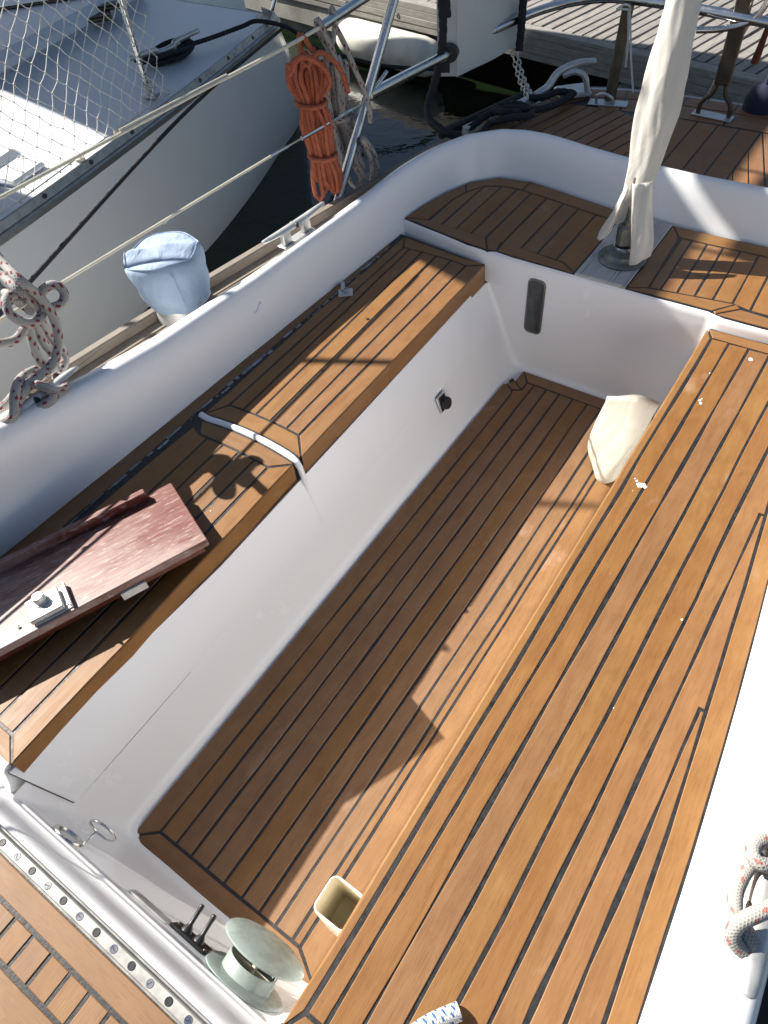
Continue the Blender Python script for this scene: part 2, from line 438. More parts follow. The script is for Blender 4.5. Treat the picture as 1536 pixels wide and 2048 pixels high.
GAP = 0.0065
def board(parent, poly, z0, z1, ang=PI / 2, mat=None, name='plank', gap=GAP, cham=0.0011, jit=0.0008, frame=None, lift=True):
    """one timber board: seam-line outline shrunk by half a seam, slightly wavy long edges, eased top edge, its own grain"""
    P = ccw(poly); Q = []
    for i in range(len(P)):
        a = Vector(P[i]); b = Vector(P[(i + 1) % len(P)]); Q.append(tuple(a)); L = (b - a).length
        if L > 0.22 and jit:
            k = min(14, int(L / 0.09)); nrm = Vector((-(b - a).y, (b - a).x)).normalized()
            ph = random.uniform(0, 6); amp = jit * random.uniform(0.3, 1.7)
            for j in range(1, k):
                w = amp * math.sin(ph + j * 1.7) + random.gauss(0, jit * 0.55)
                Q.append(tuple(a.lerp(b, j / k) + nrm * w))
    Q = safe_inset(Q, gap / 2)
    T = inset(Q, cham)
    dz = random.uniform(-0.0004, 0.0004) if lift else 0
    n = len(Q); V = [(x, y, z0) for x, y in Q] + [(x, y, z1 - cham * 0.8 + dz) for x, y in Q] + [(x, y, z1 + dz) for x, y in T]
    F = [tuple(range(n - 1, -1, -1)), tuple(range(2 * n, 3 * n))]
    for r in (0, n):
        for i in range(n):
            j = (i + 1) % n; F.append((r + i, r + j, r + n + j, r + n + i))
    ca, sa = math.cos(ang), math.sin(ang); ou, ov = random.uniform(0, 9), random.uniform(0, 9)
    uv = [(x * ca + y * sa + ou, -x * sa + y * ca + z + ov) for x, y, z in V]
    if frame: V = [frame @ Vector(v) for v in V]
    return mesh(name, V, F, mat or TEAK, parent, uv, True, 20)

def prism(name, poly, z0, z1, mat, parent=None, cham=0.0, smooth=True):
    P = ccw(poly); T = inset(P, cham) if cham else P; n = len(P)
    V = [(x, y, z0) for x, y in P] + [(x, y, z1 - cham) for x, y in P] + [(x, y, z1) for x, y in T]
    F = [tuple(range(n - 1, -1, -1)), tuple(range(2 * n, 3 * n))]
    for r in ((0, n) if cham else (n,)):
        for i in range(n):
            j = (i + 1) % n; F.append((r + i, r + j, r + n + j, r + n + i))
    if not cham:
        F = [tuple(range(n - 1, -1, -1)), tuple(range(n, 2 * n))] + [(i, (i + 1) % n, n + (i + 1) % n, n + i) for i in range(n)]
        V = V[:2 * n]
    return mesh(name, V, F, mat, parent, None, smooth, 30)

def loft(name, rings, mat, parent=None, closed=False, cap=False, ang=50):
    n = len(rings[0]); V = [p for r in rings for p in r]; F = []
    for i in range(len(rings) - 1):
        for k in range(n if closed else n - 1):
            j = (k + 1) % n; F.append((i * n + k, i * n + j, (i + 1) * n + j, (i + 1) * n + k))
    if cap:
        F.append(tuple(range(n - 1, -1, -1))); F.append(tuple((len(rings) - 1) * n + k for k in range(n)))
    return mesh(name, V, F, mat, parent, None, True, ang)

# ------------------------------------------------------------------ water
w = mesh('water', [(-60, -60, -0.55), (60, -60, -0.55), (60, 60, -0.55), (-60, 60, -0.55)], [(0, 1, 2, 3)], WATER)
tag(w, kind='structure')

# ================================================================== OUR YACHT
yacht = empty('sailing_yacht', (-0.556, 1.0, -0.55))
tag(yacht, 'white sailing yacht with teak laid open cockpit, seen from its companionway looking aft', 'yacht')
def under(o, p=None):
    """parent without moving (the yacht's origin is at its waterline)"""
    p = p or yacht
    o.parent = p
    bpy.context.view_layer.update()
    o.matrix_parent_inverse = p.matrix_world.inverted()
    return o
Yp = None  # parts are built at world coordinates, then put under the yacht at the end
PARTS = []
def part(o, label=None):
    PARTS.append(o)
    if label: o['label'] = label
    return o
def group(name):
    e = empty(name); PARTS.append(e); return e

# ---- hull and side deck
GL = [(-1.72, -0.9), (-1.70, -0.4), (-1.675, 0.3), (-1.63, 0.85), (-1.545, 1.5), (-1.49, 1.85), (-1.405, 2.35), (-1.335, 2.68), (-1.265, 2.9), (-1.16, 3.06), (-0.98, 3.11), (-0.75, 3.135), (-0.556, 3.14)]
GR = [(-1.112 - x, y) for x, y in reversed(GL[:-1])]
GUN = [tuple(v.xy) for v in catmull([Vector((x, y, 0)) for x, y in GL + GR], 0.08)]
rings = []
cx, cy = -0.556, 0.9
for z, s in ((0.418, 1.0), (0.38, 1.004), (0.2, 1.0), (-0.1, 0.985), (-0.4, 0.95), (-0.6, 0.90), (-0.9, 0.75)):
    rings.append([(cx + (x - cx) * s, cy + (y - cy) * (s if y > cy else 1), z) for x, y in GUN])
part(loft('hull', rings, GEL))

# ---- coaming and bulwark: one moulded rim round the cockpit well
INB = [(-1.345, -0.9), (-1.335, -0.3), (-1.315, 0.2), (-1.308, 0.4), (-1.299, 0.65), (-1.290, 0.95), (-1.281, 1.25), (-1.270, 1.55), (-1.263, 1.75), (-1.258, 1.88),
       (-1.247, 1.98), (-1.222, 2.09), (-1.180, 2.18), (-1.11, 2.245), (-1.0, 2.262), (-0.85, 2.235), (-0.68, 2.21), (-0.49, 2.195), (-0.33, 2.197), (-0.2, 2.197), (-0.05, 2.19),
       (0.04, 2.15), (0.08, 2.05), (0.075, 1.9), (0.07, 1.75), (0.10, 1.4), (0.137, 1.03), (0.161, 0.75), (0.18, 0.45), (0.189, 0.2), (0.20, -0.2), (0.21, -0.9)]
ztop_key = [(-0.9, .64), (0.2, .62), (0.4, .605), (0.63, .565), (0.85, .54), (1.2, .525), (1.75, .525), (2.0, .535), (2.2, .543), (9, .543)]
def ztop(y, right=False):
    if right: return 0.525 + 0.0 * y if y < 1.6 else 0.525 + min(0.018, (y - 1.6) * 0.036)
    for (a, za), (b, zb) in zip(ztop_key, ztop_key[1:]):
        if y <= b: return za + (zb - za) * max(0, (y - a)) / (b - a)
    return .543
IN = catmull([Vector((x, y, 0)) for x, y in INB], 0.05)
SECT = []; OUT = []
for i, p in enumerate(IN):
    t = (IN[min(i + 1, len(IN) - 1)] - IN[max(i - 1, 0)]).normalized()
    nrm = Vector((-t.y, t.x, 0))          # outward (path runs aft on the left side, so left of travel)
    rightside = p.x > -0.3
    zt = ztop(p.y, rightside)
    th = 0.070 - 0.025 * min(1, max(0, (p.y - 0.4) / 1.0)) if not rightside else 0.055
    if p.y > 1.9: th = 0.046
    lean = 0.042 if p.y < 1.9 else 0.042 - 0.006 * min(1, (p.y - 1.9) / 0.25)
    prof = [(-0.004, 0.33), (0.0, 0.385), (0.004, 0.395), (lean * 0.55, 0.39 + (zt - 0.39) * 0.55), (lean * 0.9, zt - 0.026), (lean + 0.003, zt - 0.011), (lean + 0.012, zt - 0.002), (lean + 0.022, zt + 0.001),
            (lean + th - 0.018, zt - 0.001), (lean + th - 0.006, zt - 0.006), (lean + th, zt - 0.018), (lean + th + 0.006, zt - 0.06), (lean + th + 0.014, 0.40)]
    SECT.append([p + nrm * d + Vector((0, 0, z)) for d, z in prof])
    OUT.append((p + nrm * (lean + th + 0.004)).xy)
part(loft('coaming', SECT, GEL, ang=70))

# side deck sheet between rim and gunwale
def frac(pts, n):
    L = [0]
    for a, b in zip(pts, pts[1:]): L.append(L[-1] + (Vector(b) - Vector(a)).length)
    out = []
    for k in range(n):
        s = L[-1] * k / (n - 1); i = max(j for j in range(len(L)) if L[j] <= s + 1e-9); i = min(i, len(pts) - 2)
        out.append(Vector(pts[i]).lerp(Vector(pts[i + 1]), (s - L[i]) / max(1e-9, L[i + 1] - L[i])))
    return out
A_, B_ = frac([tuple(v) for v in OUT], 90), frac(GUN, 90)
part(loft('side_deck', [[(*p, 0.414) for p in A_], [(*p, 0.414) for p in B_]], DECKGREY))
sheet_r = prism('deck_black_sheet', [(0.285, -0.4), (0.50, -0.4), (0.47, 0.75), (0.26, 0.75)], 0.4145, 0.420, BLACKMAT, None, 0.002)  # thin black sheet over part of the right side deck
part(sheet_r, 'flat black sheet on the right side deck')
# weathered timber rail and boards on the left side deck
lf = group('deck_edge_planking')
gl = [v for v in GUN if v[1] < 2.38 and v[0] < -1.0]
def off(pts, d):
    out = []
    for i, p in enumerate(pts):
        t = (Vector(pts[min(i + 1, len(pts) - 1)]) - Vector(pts[max(i - 1, 0)])).normalized(); out.append((p[0] + t.y * d, p[1] - t.x * d))
    return out
for k in range(3):
    a, b = off(gl, 0.034 + k * 0.042), off(gl, 0.076 + k * 0.042)
    board(lf, a + b[::-1], 0.4145, 0.424, PI / 2, RAILWOOD, jit=0)
a, b = off(gl, 0.004), off(gl, 0.034)
board(lf, a + b[::-1], 0.4145, 0.452, PI / 2, RAILWOOD, 'toe_rail', jit=0, cham=0.004, gap=0.001)

# ---- cockpit well: sloped sides, filleted into the sole
def ring(z):
    f = 0.024 * max(0, 1 - z / 0.03) ** 2
    xl = -0.80 - 0.29 * z + f; xr = -0.252 + 0.06 * z - f; ya = 1.797 - f; yf = -0.030 - 0.23 * z + f
    r = 0.05; ra = max(0.010, 0.05 - 0.14 * z); P = []
    for (cx_, cy_, a0, r) in ((xr - r, yf + r, -PI / 2, r), (xr - ra, ya - ra, 0, ra), (xl + ra, ya - ra, PI / 2, ra), (xl + ra, yf + ra, PI, ra)):
        for k in range(7):
            a = a0 + PI / 2 * k / 6; P.append((cx_ + r * math.cos(a), cy_ + r * math.sin(a), z))
    # the left side leans out a little more towards the stern, as the bench edge does
    return [(x - (0.032 * max(0, y) / 1.78 * z / 0.30 if x < -0.6 else 0), y, z) for x, y, z in P]
zs = [-0.001, 0.002, 0.005, 0.010, 0.018, 0.03, 0.06, 0.15, 0.30]
part(loft('cockpit_well', [ring(z) for z in zs], GEL, closed=True, ang=60))
base = ring(-0.001)
part(mesh('well_floor', [(x, y, -0.0012) for x, y, z in base], [tuple(range(len(base)))], GEL, smooth=False))
# upper part of the aft wall and the low risers at the bench ends
ap = [(-1.31, 1.845), (-1.2, 1.832), (-1.1, 1.815), (-1.0, 1.802), (-0.95, 1.796), (-0.93, 1.796), (-0.921, 1.797)] + [(x, 1.797) for x in np.linspace(-.9, -.25, 12)] + [(-0.236, 1.797), (-0.228, 1.792), (-0.20, 1.787), (-0.1, 1.79), (0.0, 1.80), (0.1, 1.815)]
R_ = [(0.300, 0.0), (0.385, 0.0), (0.398, 0.001), (0.404, 0.005), (0.4065, 0.012), (0.4065, 0.05)]
part(loft('aft_wall', [[(x, y + d, z) for x, y in ap] for z, d in R_], GEL, ang=70))
# companionway bulkhead: crease, recessed band, rounded sill top
fp = [(-0.10 + 0.0, 0.287, 'a')]
prof = [(-0.090, 0.262), (-0.0935, 0.279), (-0.092, 0.283), (-0.094, 0.287), (-0.101, 0.290), (-0.110, 0.338), (-0.113, 0.362), (-0.1165, 0.380), (-0.122, 0.392), (-0.131, 0.398), (-0.155, 0.399)]
xs = np.linspace(-1.33, 0.19, 30)
part(loft('companionway_sill', [[(float(x), y, z) for x in xs] for y, z in prof], GELS, ang=60))
lipf = [(-.040, .357), (-.062, .356), (-.069, .353), (-.0735, .345), (-.0775, .328), (-.083, .308), (-.091, .292), (-.100, .275), (-.040, .270)]
part(loft('bench_end_fillet', [[(x, y, z) for y, z in lipf] for x in (-1.33, -1.2, -1.05, -.95, -.92, -.905)], GEL, None, True, True, 50))
prism_r = prism('bench_end_fillet', [(-0.218, -0.13), (0.20, -0.13), (0.20, -0.045), (-0.218, -0.045)], 0.26, 0.352, GEL, None, 0.006); part(prism_r)
# locker front on the left bench side, standing a little proud
def LW(y, z, o=0.0):   # point on the sloped left side
    nx, nz = 0.9605, 0.2785
    return (-0.80 - 0.29 * z + nx * o - 0.032 * max(0, y) / 1.78 * z / 0.30, y, z + nz * o)
lp = MB()
co = [(-0.040, 0.176), (0.5, 0.175), (1.69, 0.165), (1.69, 0.312), (0.5, 0.312), (-0.068, 0.345)]
n6 = len(co)
lp.add([LW(y, z, -0.002) for y, z in co] + [LW(y, z, 0.0032) for y, z in co] + [LW(y + (0.003 if i in (0, 5) else 0), z + (0.002 if i < 3 else 0), 0.0042) for i, (y, z) in enumerate(co)],
       [tuple(range(17, 11, -1))] + [(r + i, r + (i + 1) % n6, r + n6 + (i + 1) % n6, r + n6 + i) for r in (0, n6) for i in range(n6)])
part(lp.build('locker_front', GEL, None, True, 25))
ck = MB(); ck.tube([LW(-0.036, 0.1752, 0.0006), LW(0.1, 0.1738, 0.0006), LW(0.30, 0.1735, 0.0002)], 0.0011, 5, 0.05)
ck.tube([LW(-0.042, 0.178, 0.0008), LW(-0.056, 0.26, 0.0008), LW(-0.069, 0.345, 0.0008)], 0.0011, 5, 0.05)
part(ck.build('panel_crack', CAULK, None))
rib = MB()
arc = lambda x: 0.016 * (1 - ((x + 1.06) / 0.155) ** 2)
rp = [(-1.238, 0.8125 + arc(-1.238) * .8 + 0.008, 0.366)] + [(x, 0.8125 + arc(x) * .8, 0.3665) for x in np.linspace(-1.21, -0.93, 12)] + [(-0.912, 0.8125, 0.364), (-0.904, 0.812, 0.348), (-0.898, 0.810, 0.325)] + [LW(0.808, 0.29, 0.004), LW(0.803, 0.23, 0.003), LW(0.800, 0.175, 0.002)]
rib.tube(rp, 0.0098, 10, 0.012, rfun=lambda t: 1.0 if t < 0.62 else max(0.36, 1.0 - (t - 0.62) * 2.4))
part(rib.build('bench_rib', GEL, None))

# ---- teak: sole
ZS = 0.012
sole = mesh('cockpit_sole', *(lambda P: ([(x, y, 0.0105) for x, y in P] + [(x, y, -0.0005) for x, y in P], [tuple(range(len(P)))] + [(i + len(P), (i + 1) % len(P) + len(P), (i + 1) % len(P), i) for i in range(len(P))]))(
    ccw([(-0.784, -0.023), (-0.276, -0.023), (-0.276, 1.781), (-0.753, 1.782), (-0.755, 1.722), (-0.774, 1.694), (-0.784, 1.69)])), CAULK, None, None, False)
part(sole)
S = lambda poly, ang=PI / 2, name='plank', mat=TEAK_SOLE: board(sole, poly, 0.006, ZS, ang, mat, name)
S([(-.786, -.026), (-.274, -.026), (-.345, .017), (-.737, .017)], 0, 'margin_board')
S([(-.787, -.026), (-.737, .017), (-.737, 1.66), (-.745, 1.677), (-.777, 1.697), (-.787, 1.69)], PI / 2, 'margin_board')
S([(-.777, 1.697), (-.745, 1.677), (-.716, 1.692), (-.757, 1.722)], 0.6, 'margin_board')
S([(-.757, 1.722), (-.716, 1.692), (-.717, 1.735), (-.756, 1.785)], PI / 2, 'margin_board')
S([(-.756, 1.785), (-.717, 1.735), (-.345, 1.731), (-.274, 1.783)], 0, 'margin_board')
S([(-.274, -.026), (-.274, 1.783), (-.345, 1.731), (-.345, .017)], PI / 2, 'margin_board')
xb = [-.737, -.69, -.645, -.598, -.55, -.5, -.453, -.409, -.365, -.345]
for k, (a, b) in enumerate(zip(xb, xb[1:])):
    if k == 0: S([(a, .017), (b, .017), (b, 1.735), (-.717, 1.735), (-.716, 1.692), (a - 0.006, 1.676), (a, 1.65)])
    else: S([(a, .017), (b, .017), (b, 1.733), (a, 1.734)])

# ---- teak: left bench (two lockers and a fixed outer board)
ZB = 0.37
def base_slab(name, poly, z0, z1): return part(prism(name, poly, z0, z1, CAULK, None, 0, False))
lb = base_slab('left_bench', [(-1.325, -0.054), (-0.892, -0.054), (-0.912, 0.80), (-0.92, 1.78), (-1.0, 1.79), (-1.28, 1.82)], 0.335, 0.3683)
def Bd(par, poly, ang=PI / 2, name='plank', z0=0.362, **k): return board(par, poly, z0, ZB, ang, TEAK, name, **k)
# fixed outer board
Bd(lb, [(-1.336, -0.3), (-1.262, -0.3), (-1.252, 0.5), (-1.25, 1.2), (-1.243, 1.72), (-1.263, 1.76), (-1.283, 1.25), (-1.302, 0.65), (-1.318, 0.2)])
# forward lid
a1 = lambda x: 0.801 + arc(x) * 0.8
s1_ = lambda x: 0.755 + arc(x) * 0.5
Bd(lb, [(-.887, -.058), (-.937, -.018), (-.957, s1_(-.957)), (-.907, a1(-.907))], PI / 2, 'nosing', 0.30, cham=0.003, gap=0.004)
fx_ = [-.937, -.987, -1.037, -1.088, -1.138]; bx_ = [-.957, -1.003, -1.054, -1.107, -1.160]
for k in range(4):
    Bd(lb, [(fx_[k], -.018), (fx_[k + 1], -.018), (bx_[k + 1], s1_(bx_[k + 1])), ((bx_[k] + bx_[k + 1]) / 2, s1_((bx_[k] + bx_[k + 1]) / 2)), (bx_[k], s1_(bx_[k]))])
Bd(lb, [(-1.138, -.018), (-1.245, -.018), (-1.228, .70), (-1.224, .775), (-1.19, s1_(-1.17)), (-1.160, s1_(-1.160))])
ex = list(np.linspace(-.907, -1.222, 9))
Bd(lb, [(x, a1(x)) for x in ex] + [(-1.19, s1_(-1.17))] + [(x, s1_(x)) for x in np.linspace(-1.16, -.957, 7)], 0, 'margin_board', jit=0)
Bd(lb, [(-.887, -.058), (-1.25, -.058), (-1.25, -.018), (-.937, -.018)], 0, 'margin_board')
# after lid
a2 = lambda x: 0.824 + arc(x) * 0.8; s2_ = lambda x: 0.879 + arc(x) * 0.6
e3 = lambda x: 1.785 + max(0, -x - 1.02) * 0.11; s3_ = lambda x: 1.755 - 0.02 * ((x + 1.06) / 0.15) ** 2 + max(0, -x - 1.1) * 0.12
Bd(lb, [(-.906, a2(-.906) + 0.002), (-.960, s2_(-.96)), (-.971, s3_(-.971)), (-.917, 1.783)], PI / 2, 'nosing', 0.30, cham=0.003, gap=0.004)
f2 = [-.960, -1.003, -1.058, -1.107, -1.150, -1.195]; b2 = [-.971, -1.027, -1.083, -1.136, -1.182, -1.205]
for k in range(5):
    m_ = (f2[k] + f2[k + 1]) / 2; q_ = (b2[k] + b2[k + 1]) / 2
    Bd(lb, [(f2[k], s2_(f2[k])), (m_, s2_(m_)), (f2[k + 1], s2_(f2[k + 1])), (b2[k + 1], s3_(b2[k + 1])), (q_, s3_(q_)), (b2[k], s3_(b2[k]))])
ex = list(np.linspace(-.906, -1.232, 9))
Bd(lb, [(x, a2(x)) for x in ex] + [(-1.195, s2_(-1.195))] + [(x, s2_(x)) for x in np.linspace(-1.15, -.960, 6)], 0, 'margin_board', jit=0)
Bd(lb, [(-1.232, a2(-1.232)), (-1.195, s2_(-1.195)), (-1.205, s3_(-1.205)), (-1.240, e3(-1.24)), (-1.243, 1.3)], PI / 2, 'margin_board')
ex = list(np.linspace(-.917, -1.240, 8))
Bd(lb, [(x, e3(x)) for x in ex] + [(-1.205, s3_(-1.205))] + [(x, s3_(x)) for x in np.linspace(-1.182, -.971, 6)], 0, 'margin_board', jit=0)
# flaking sealant along the hinge line
sb = MB()
y = -0.1
while y < 1.72:
    L = random.choice([0.004, 0.007, 0.012, 0.02, 0.04]); xx = -1.249 + random.gauss(0, 0.0028) + (y - 0.8) * 0.002
    wd = random.uniform(0.002, 0.011)
    if random.random() < 0.75:
        sb.box((xx, y + L / 2, 0.3694 + random.uniform(0, 0.0012)), (wd, L, 0.003), None, 0.001)
    y += L + random.choice([0.0, 0.002, 0.012])
o = sb.build('hinge_sealant', SEAL); o['kind'] = 'stuff'; o.parent = lb

# ---- teak: right bench
rbz = 0.37
rb = base_slab('right_bench', [(-0.224, -0.45), (0.196, -0.45), (0.189, 0.2), (0.178, 0.45), (0.159, 0.75), (0.135, 1.03), (0.10, 1.4), (0.072, 1.75), (0.09, 1.80), (-0.224, 1.788)], 0.335, 0.3683)
ro = [(0.188, 0.2), (0.1775, 0.45), (0.160, 0.74), (0.1365, 1.02), (0.104, 1.37), (0.075, 1.74)]   # outer edge
om = [(0.147, 0.2), (0.134, 0.47), (0.119, 0.70), (0.099, 1.0), (0.070, 1.36), (0.038, 1.745)]  # outer seam
Bd(rb, [(-.231, -.083), (-.231, 1.785), (-.207, 1.745), (-.2095, -.046)], PI / 2, 'nosing', 0.30, cham=0.004, gap=0.003)
Bd(rb, [(-.231, -.083), (.2, -.083), (.17, -.046), (-.2095, -.046)], 0, 'margin_board')
Bd(rb, [(-.231, 1.785), (-.207, 1.745), (-.10, 1.748), (0.038, 1.752), (0.075, 1.79), (-.10, 1.79)], 0, 'margin_board', jit=0)
sf = [-.2095, -.177, -.132, -.083, -.035, .0135, .056, .100, .146]; sa = [-.207, -.161, -.110, -.057, -.008, .036, .079, .12, .17]
outer_region = [(-.3, -.046), (.1585, -.046)] + om + [(-.3, 1.747)]
def clip_om(poly):   # clip to the inboard side of the outer margin seam (the seam bows gently inboard: convex)
    return clip_convex(poly, outer_region)
omx = lambda y: float(np.interp(y, [-.046] + [p[1] for p in om], [.1585] + [p[0] for p in om]))
lx = lambda k, y: sf[k] + (sa[k] - sf[k]) * (y + .046) / 1.796
tip = []
for k in range(9):      # where each board's left edge runs out against the margin board
    yc = 1.75
    while yc > 0 and omx(yc) - lx(k, yc) < .0105: yc -= .01
    tip.append(yc)
for k in range(8):
    if k < 3: q = [(sf[k], -.046), (sf[k + 1], -.046), (sa[k + 1], 1.75), (sa[k], 1.746)]
    else:
        y1 = tip[k + 1]; q = [(sf[k], -.046), (sf[k + 1], -.046), (lx(k + 1, y1), y1)]
        q += [(.3, y1 + .012), (.3, 1.75)] if y1 < 1.74 else []
        q = clip_convex(clip_om(q + [(lx(k, 1.75), 1.75)]), [(-1, -1), (1, -1), (1, tip[k]), (-1, tip[k])])
        q = [p for i, p in enumerate(q) if (Vector(p) - Vector(q[i - 1])).length > 1e-4]
    if len(q) > 2: Bd(rb, q, PI / 2, jit=0.0013, gap=0.0066)
Bd(rb, [(.1585, -.046), (.195, -.083)] + ro + [(0.075, 1.79), (0.038, 1.752)] + om[::-1], PI / 2, 'margin_board')
Bd(rb, [(-.231, -.083), (-.231, -.4), (.2, -.4), (.2, -.083)], PI / 2)
# paint drips
pd = MB()
for (x, y, r) in ((-.181, 1.151, .004), (-.173, 1.152, .0065), (-.165, 1.150, .005), (-.187, 1.158, .003), (-.193, 1.163, .002), (-.169, 1.157, .003), (-.177, 1.145, .003), (-.095, 1.706, .006), (-.166, 1.602, .0022), (-.154, 1.489, .0035), (-.149, 1.480, .004), (-.152, 1.497, .002), (0.02, .86, .0022), (-.02, .62, .0015)):
    n = 9; V = [(x, y, 0.3716)] + [(x + r * (0.65 + 0.6 * random.random()) * math.cos(2 * PI * k / n), y + r * 1.2 * (0.65 + 0.6 * random.random()) * math.sin(2 * PI * k / n), 0.3706) for k in range(n)]
    pd.add(V, [(0, 1 + k, 1 + (k + 1) % n) for k in range(n)])
o = pd.build('paint_splash', PAINT); o['kind'] = 'stuff'; o.parent = rb

# ---- teak: aft deck around the stay fitting
ZD = 0.41
back = [(-1.262, 1.86), (-1.252, 1.94), (-1.228, 2.05), (-1.19, 2.158), (-1.115, 2.232), (-1.0, 2.252), (-.85, 2.228), (-.68, 2.20), (-.49, 2.184), (-.33, 2.187), (-.2, 2.19), (-.04, 2.18), (0.05, 2.10), (0.07, 1.9), (0.066, 1.815)]
front = [(-1.262, 1.848), (-1.2, 1.838), (-1.1, 1.822), (-1.0, 1.806), (-.925, 1.80), (-.898, 1.808), (-.84, 1.804), (-.6, 1.803), (-.4, 1.803), (-.245, 1.805), (-.2, 1.794), (-.1, 1.796), (0.066, 1.812)]
ad = base_slab('aft_deck', front + back[::-1], 0.38, 0.4085)
D = lambda poly, ang=PI / 2, name='plank', **k: board(ad, poly, 0.403, ZD, ang, TEAK, name, **k)
# inner seam of the margin at the back and the front
bs = [(-1.185, 1.875), (-1.18, 2.02), (-1.165, 2.09), (-1.13, 2.155), (-1.07, 2.183), (-1.0, 2.186), (-.85, 2.165), (-.69, 2.140), (-.64, 2.138)]
D([(-1.262, 1.850), (-1.185, 1.875), (-1.18, 2.02), (-1.165, 2.09), (-1.197, 2.14), (-1.228, 2.05), (-1.252, 1.94)], PI / 2, 'margin_board', jit=0)
D([(-1.197, 2.14), (-1.165, 2.09), (-1.13, 2.155), (-1.07, 2.183), (-1.0, 2.186), (-1.0, 2.252), (-1.115, 2.232), (-1.19, 2.158)], 0.5, 'margin_board', jit=0)
D([(-1.0, 2.186), (-.85, 2.165), (-.69, 2.14), (-.64, 2.136), (-.637, 2.196), (-.68, 2.20), (-.85, 2.228), (-1.0, 2.252)], 0, 'margin_board', jit=0)
D([(-1.262, 1.850), (-1.2, 1.840), (-1.1, 1.822), (-1.0, 1.806), (-.925, 1.80), (-.963, 1.862), (-1.185, 1.874)], 0, 'margin_board', jit=0)
D([(-.925, 1.80), (-.897, 1.808), (-.912, 1.882), (-.963, 1.862)], PI / 2, 'margin_board', jit=0)
D([(-.897, 1.808), (-.84, 1.804), (-.637, 1.803), (-.69, 1.842), (-.72, 1.845), (-.9, 1.866)], 0, 'margin_board', jit=0)
D([(-.637, 1.803), (-.637, 2.136), (-.715, 2.14), (-.715, 1.846), (-.69, 1.842)], PI / 2, 'plank')
xl = [-1.18, -1.13, -1.075, -1.018, -.963, -.902, -.837, -.78, -.715]
reg = [(-1.182, 1.875), (-.963, 1.864), (-.905, 1.868), (-.715, 1.847), (-.715, 2.143), (-.85, 2.164), (-1.0, 2.185), (-1.07, 2.182), (-1.13, 2.154), (-1.164, 2.09), (-1.18, 2.02)]
for a, b in zip(xl, xl[1:]):
    q = clip_convex([(a, 1.8), (b, 1.8), (b, 2.3), (a, 2.3)], [(-1.182, 1.866), (-.715, 1.846), (-.715, 2.143), (-.85, 2.164), (-1.0, 2.185), (-1.07, 2.182), (-1.13, 2.154), (-1.164, 2.09), (-1.182, 2.02)])
    if len(q) > 2: D(q)
# weathered pad under the stay fitting
pad = board(ad, [(-.637, 1.800), (-.479, 1.800), (-.479, 2.190), (-.637, 2.196)], 0.403, 0.4135, PI / 2, GREYWOOD, 'weathered_pad', cham=0.004, gap=0.004)
pad['label'] = 'grey cracked unvarnished pad under the stay fitting'
# right of the pad
D([(-.479, 1.803), (-.424, 1.832), (-.440, 2.125), (-.479, 2.186)], PI / 2, 'plank')
D([(-.479, 2.186), (-.440, 2.125), (-.30, 2.130), (-.2, 2.134), (-.06, 2.13), (-.04, 2.178), (-.2, 2.19), (-.33, 2.187)], 0, 'margin_board', jit=0)
D([(-.479, 1.803), (-.4, 1.803), (-.236, 1.806), (-.190, 1.866), (-.30, 1.852), (-.424, 1.832)], 0, 'margin_board', jit=0)
D([(-.236, 1.806), (-.226, 1.796), (-.174, 1.85), (-.190, 1.866)], 0.8, 'margin_board', jit=0, gap=0.004)
D([(-.226, 1.795), (-.1, 1.796), (0.066, 1.812), (0.02, 1.86), (-.1, 1.845), (-.174, 1.85)], 0, 'margin_board', jit=0)
D([(0.066, 1.812), (0.07, 1.9), (0.05, 2.1), (-.04, 2.18), (-.06, 2.13), (0.0, 2.07), (0.02, 1.9), (0.02, 1.86)], PI / 2, 'margin_board', jit=0)
xr_ = [-.424, -.392, -.346, -.299, -.251, -.2, -.15, -.1, -.05, 0.0]
for a, b in zip(xr_, xr_[1:]):
    lo = lambda x: 1.832 + (x + .424) * 0.145 if x < -.19 else 1.853
    q = clip_convex([(a, lo(a)), (b, lo(b)), (b - 0.012, 2.3), (a - 0.012, 2.3)], [(-.44, 1.80), (0.01, 1.80), (0.01, 2.05), (-.05, 2.129), (-.2, 2.133), (-.44, 2.124)])
    if len(q) > 2: D(q)
for k in range(0): pass

# ---- teak: deck abaft the bulwark
afd = base_slab('after_deck', [(-1.375, 2.40), (-1.30, 2.42), (-1.15, 2.40), (-.9, 2.34), (-.3, 2.33), (.1, 2.3), (.2, 2.2), (.285, 2.36), (.21, 2.68), (.14, 2.88), (.04, 3.03), (-.14, 3.08), (-.36, 3.105), (-.556, 3.11), (-.75, 3.105), (-.98, 3.08), (-1.14, 3.03), (-1.24, 2.88), (-1.315, 2.66)], 0.4145, 0.4225)
AD = lambda poly, ang=PI / 2, name='plank': board(afd, poly, 0.419, 0.4245, ang, TEAK_OLD, name, jit=0)
def afp(d):  # after-deck outline pulled in by d
    return inset(ccw([(-1.375, 2.40), (-.9, 2.34), (-.3, 2.33), (.2, 2.2), (.285, 2.36), (.21, 2.68), (.14, 2.88), (.04, 3.03), (-.14, 3.08), (-.36, 3.105), (-.556, 3.11), (-.75, 3.105), (-.98, 3.08), (-1.14, 3.03), (-1.24, 2.88), (-1.315, 2.66)]), d)
O1 = ccw([(-1.375, 2.40), (-.9, 2.34), (-.3, 2.33), (.2, 2.2), (.285, 2.36), (.21, 2.68), (.14, 2.88), (.04, 3.03), (-.14, 3.08), (-.36, 3.105), (-.556, 3.11), (-.75, 3.105), (-.98, 3.08), (-1.14, 3.03), (-1.24, 2.88), (-1.315, 2.66)])
O2 = inset(O1, 0.085); O3 = inset(O1, 0.20)
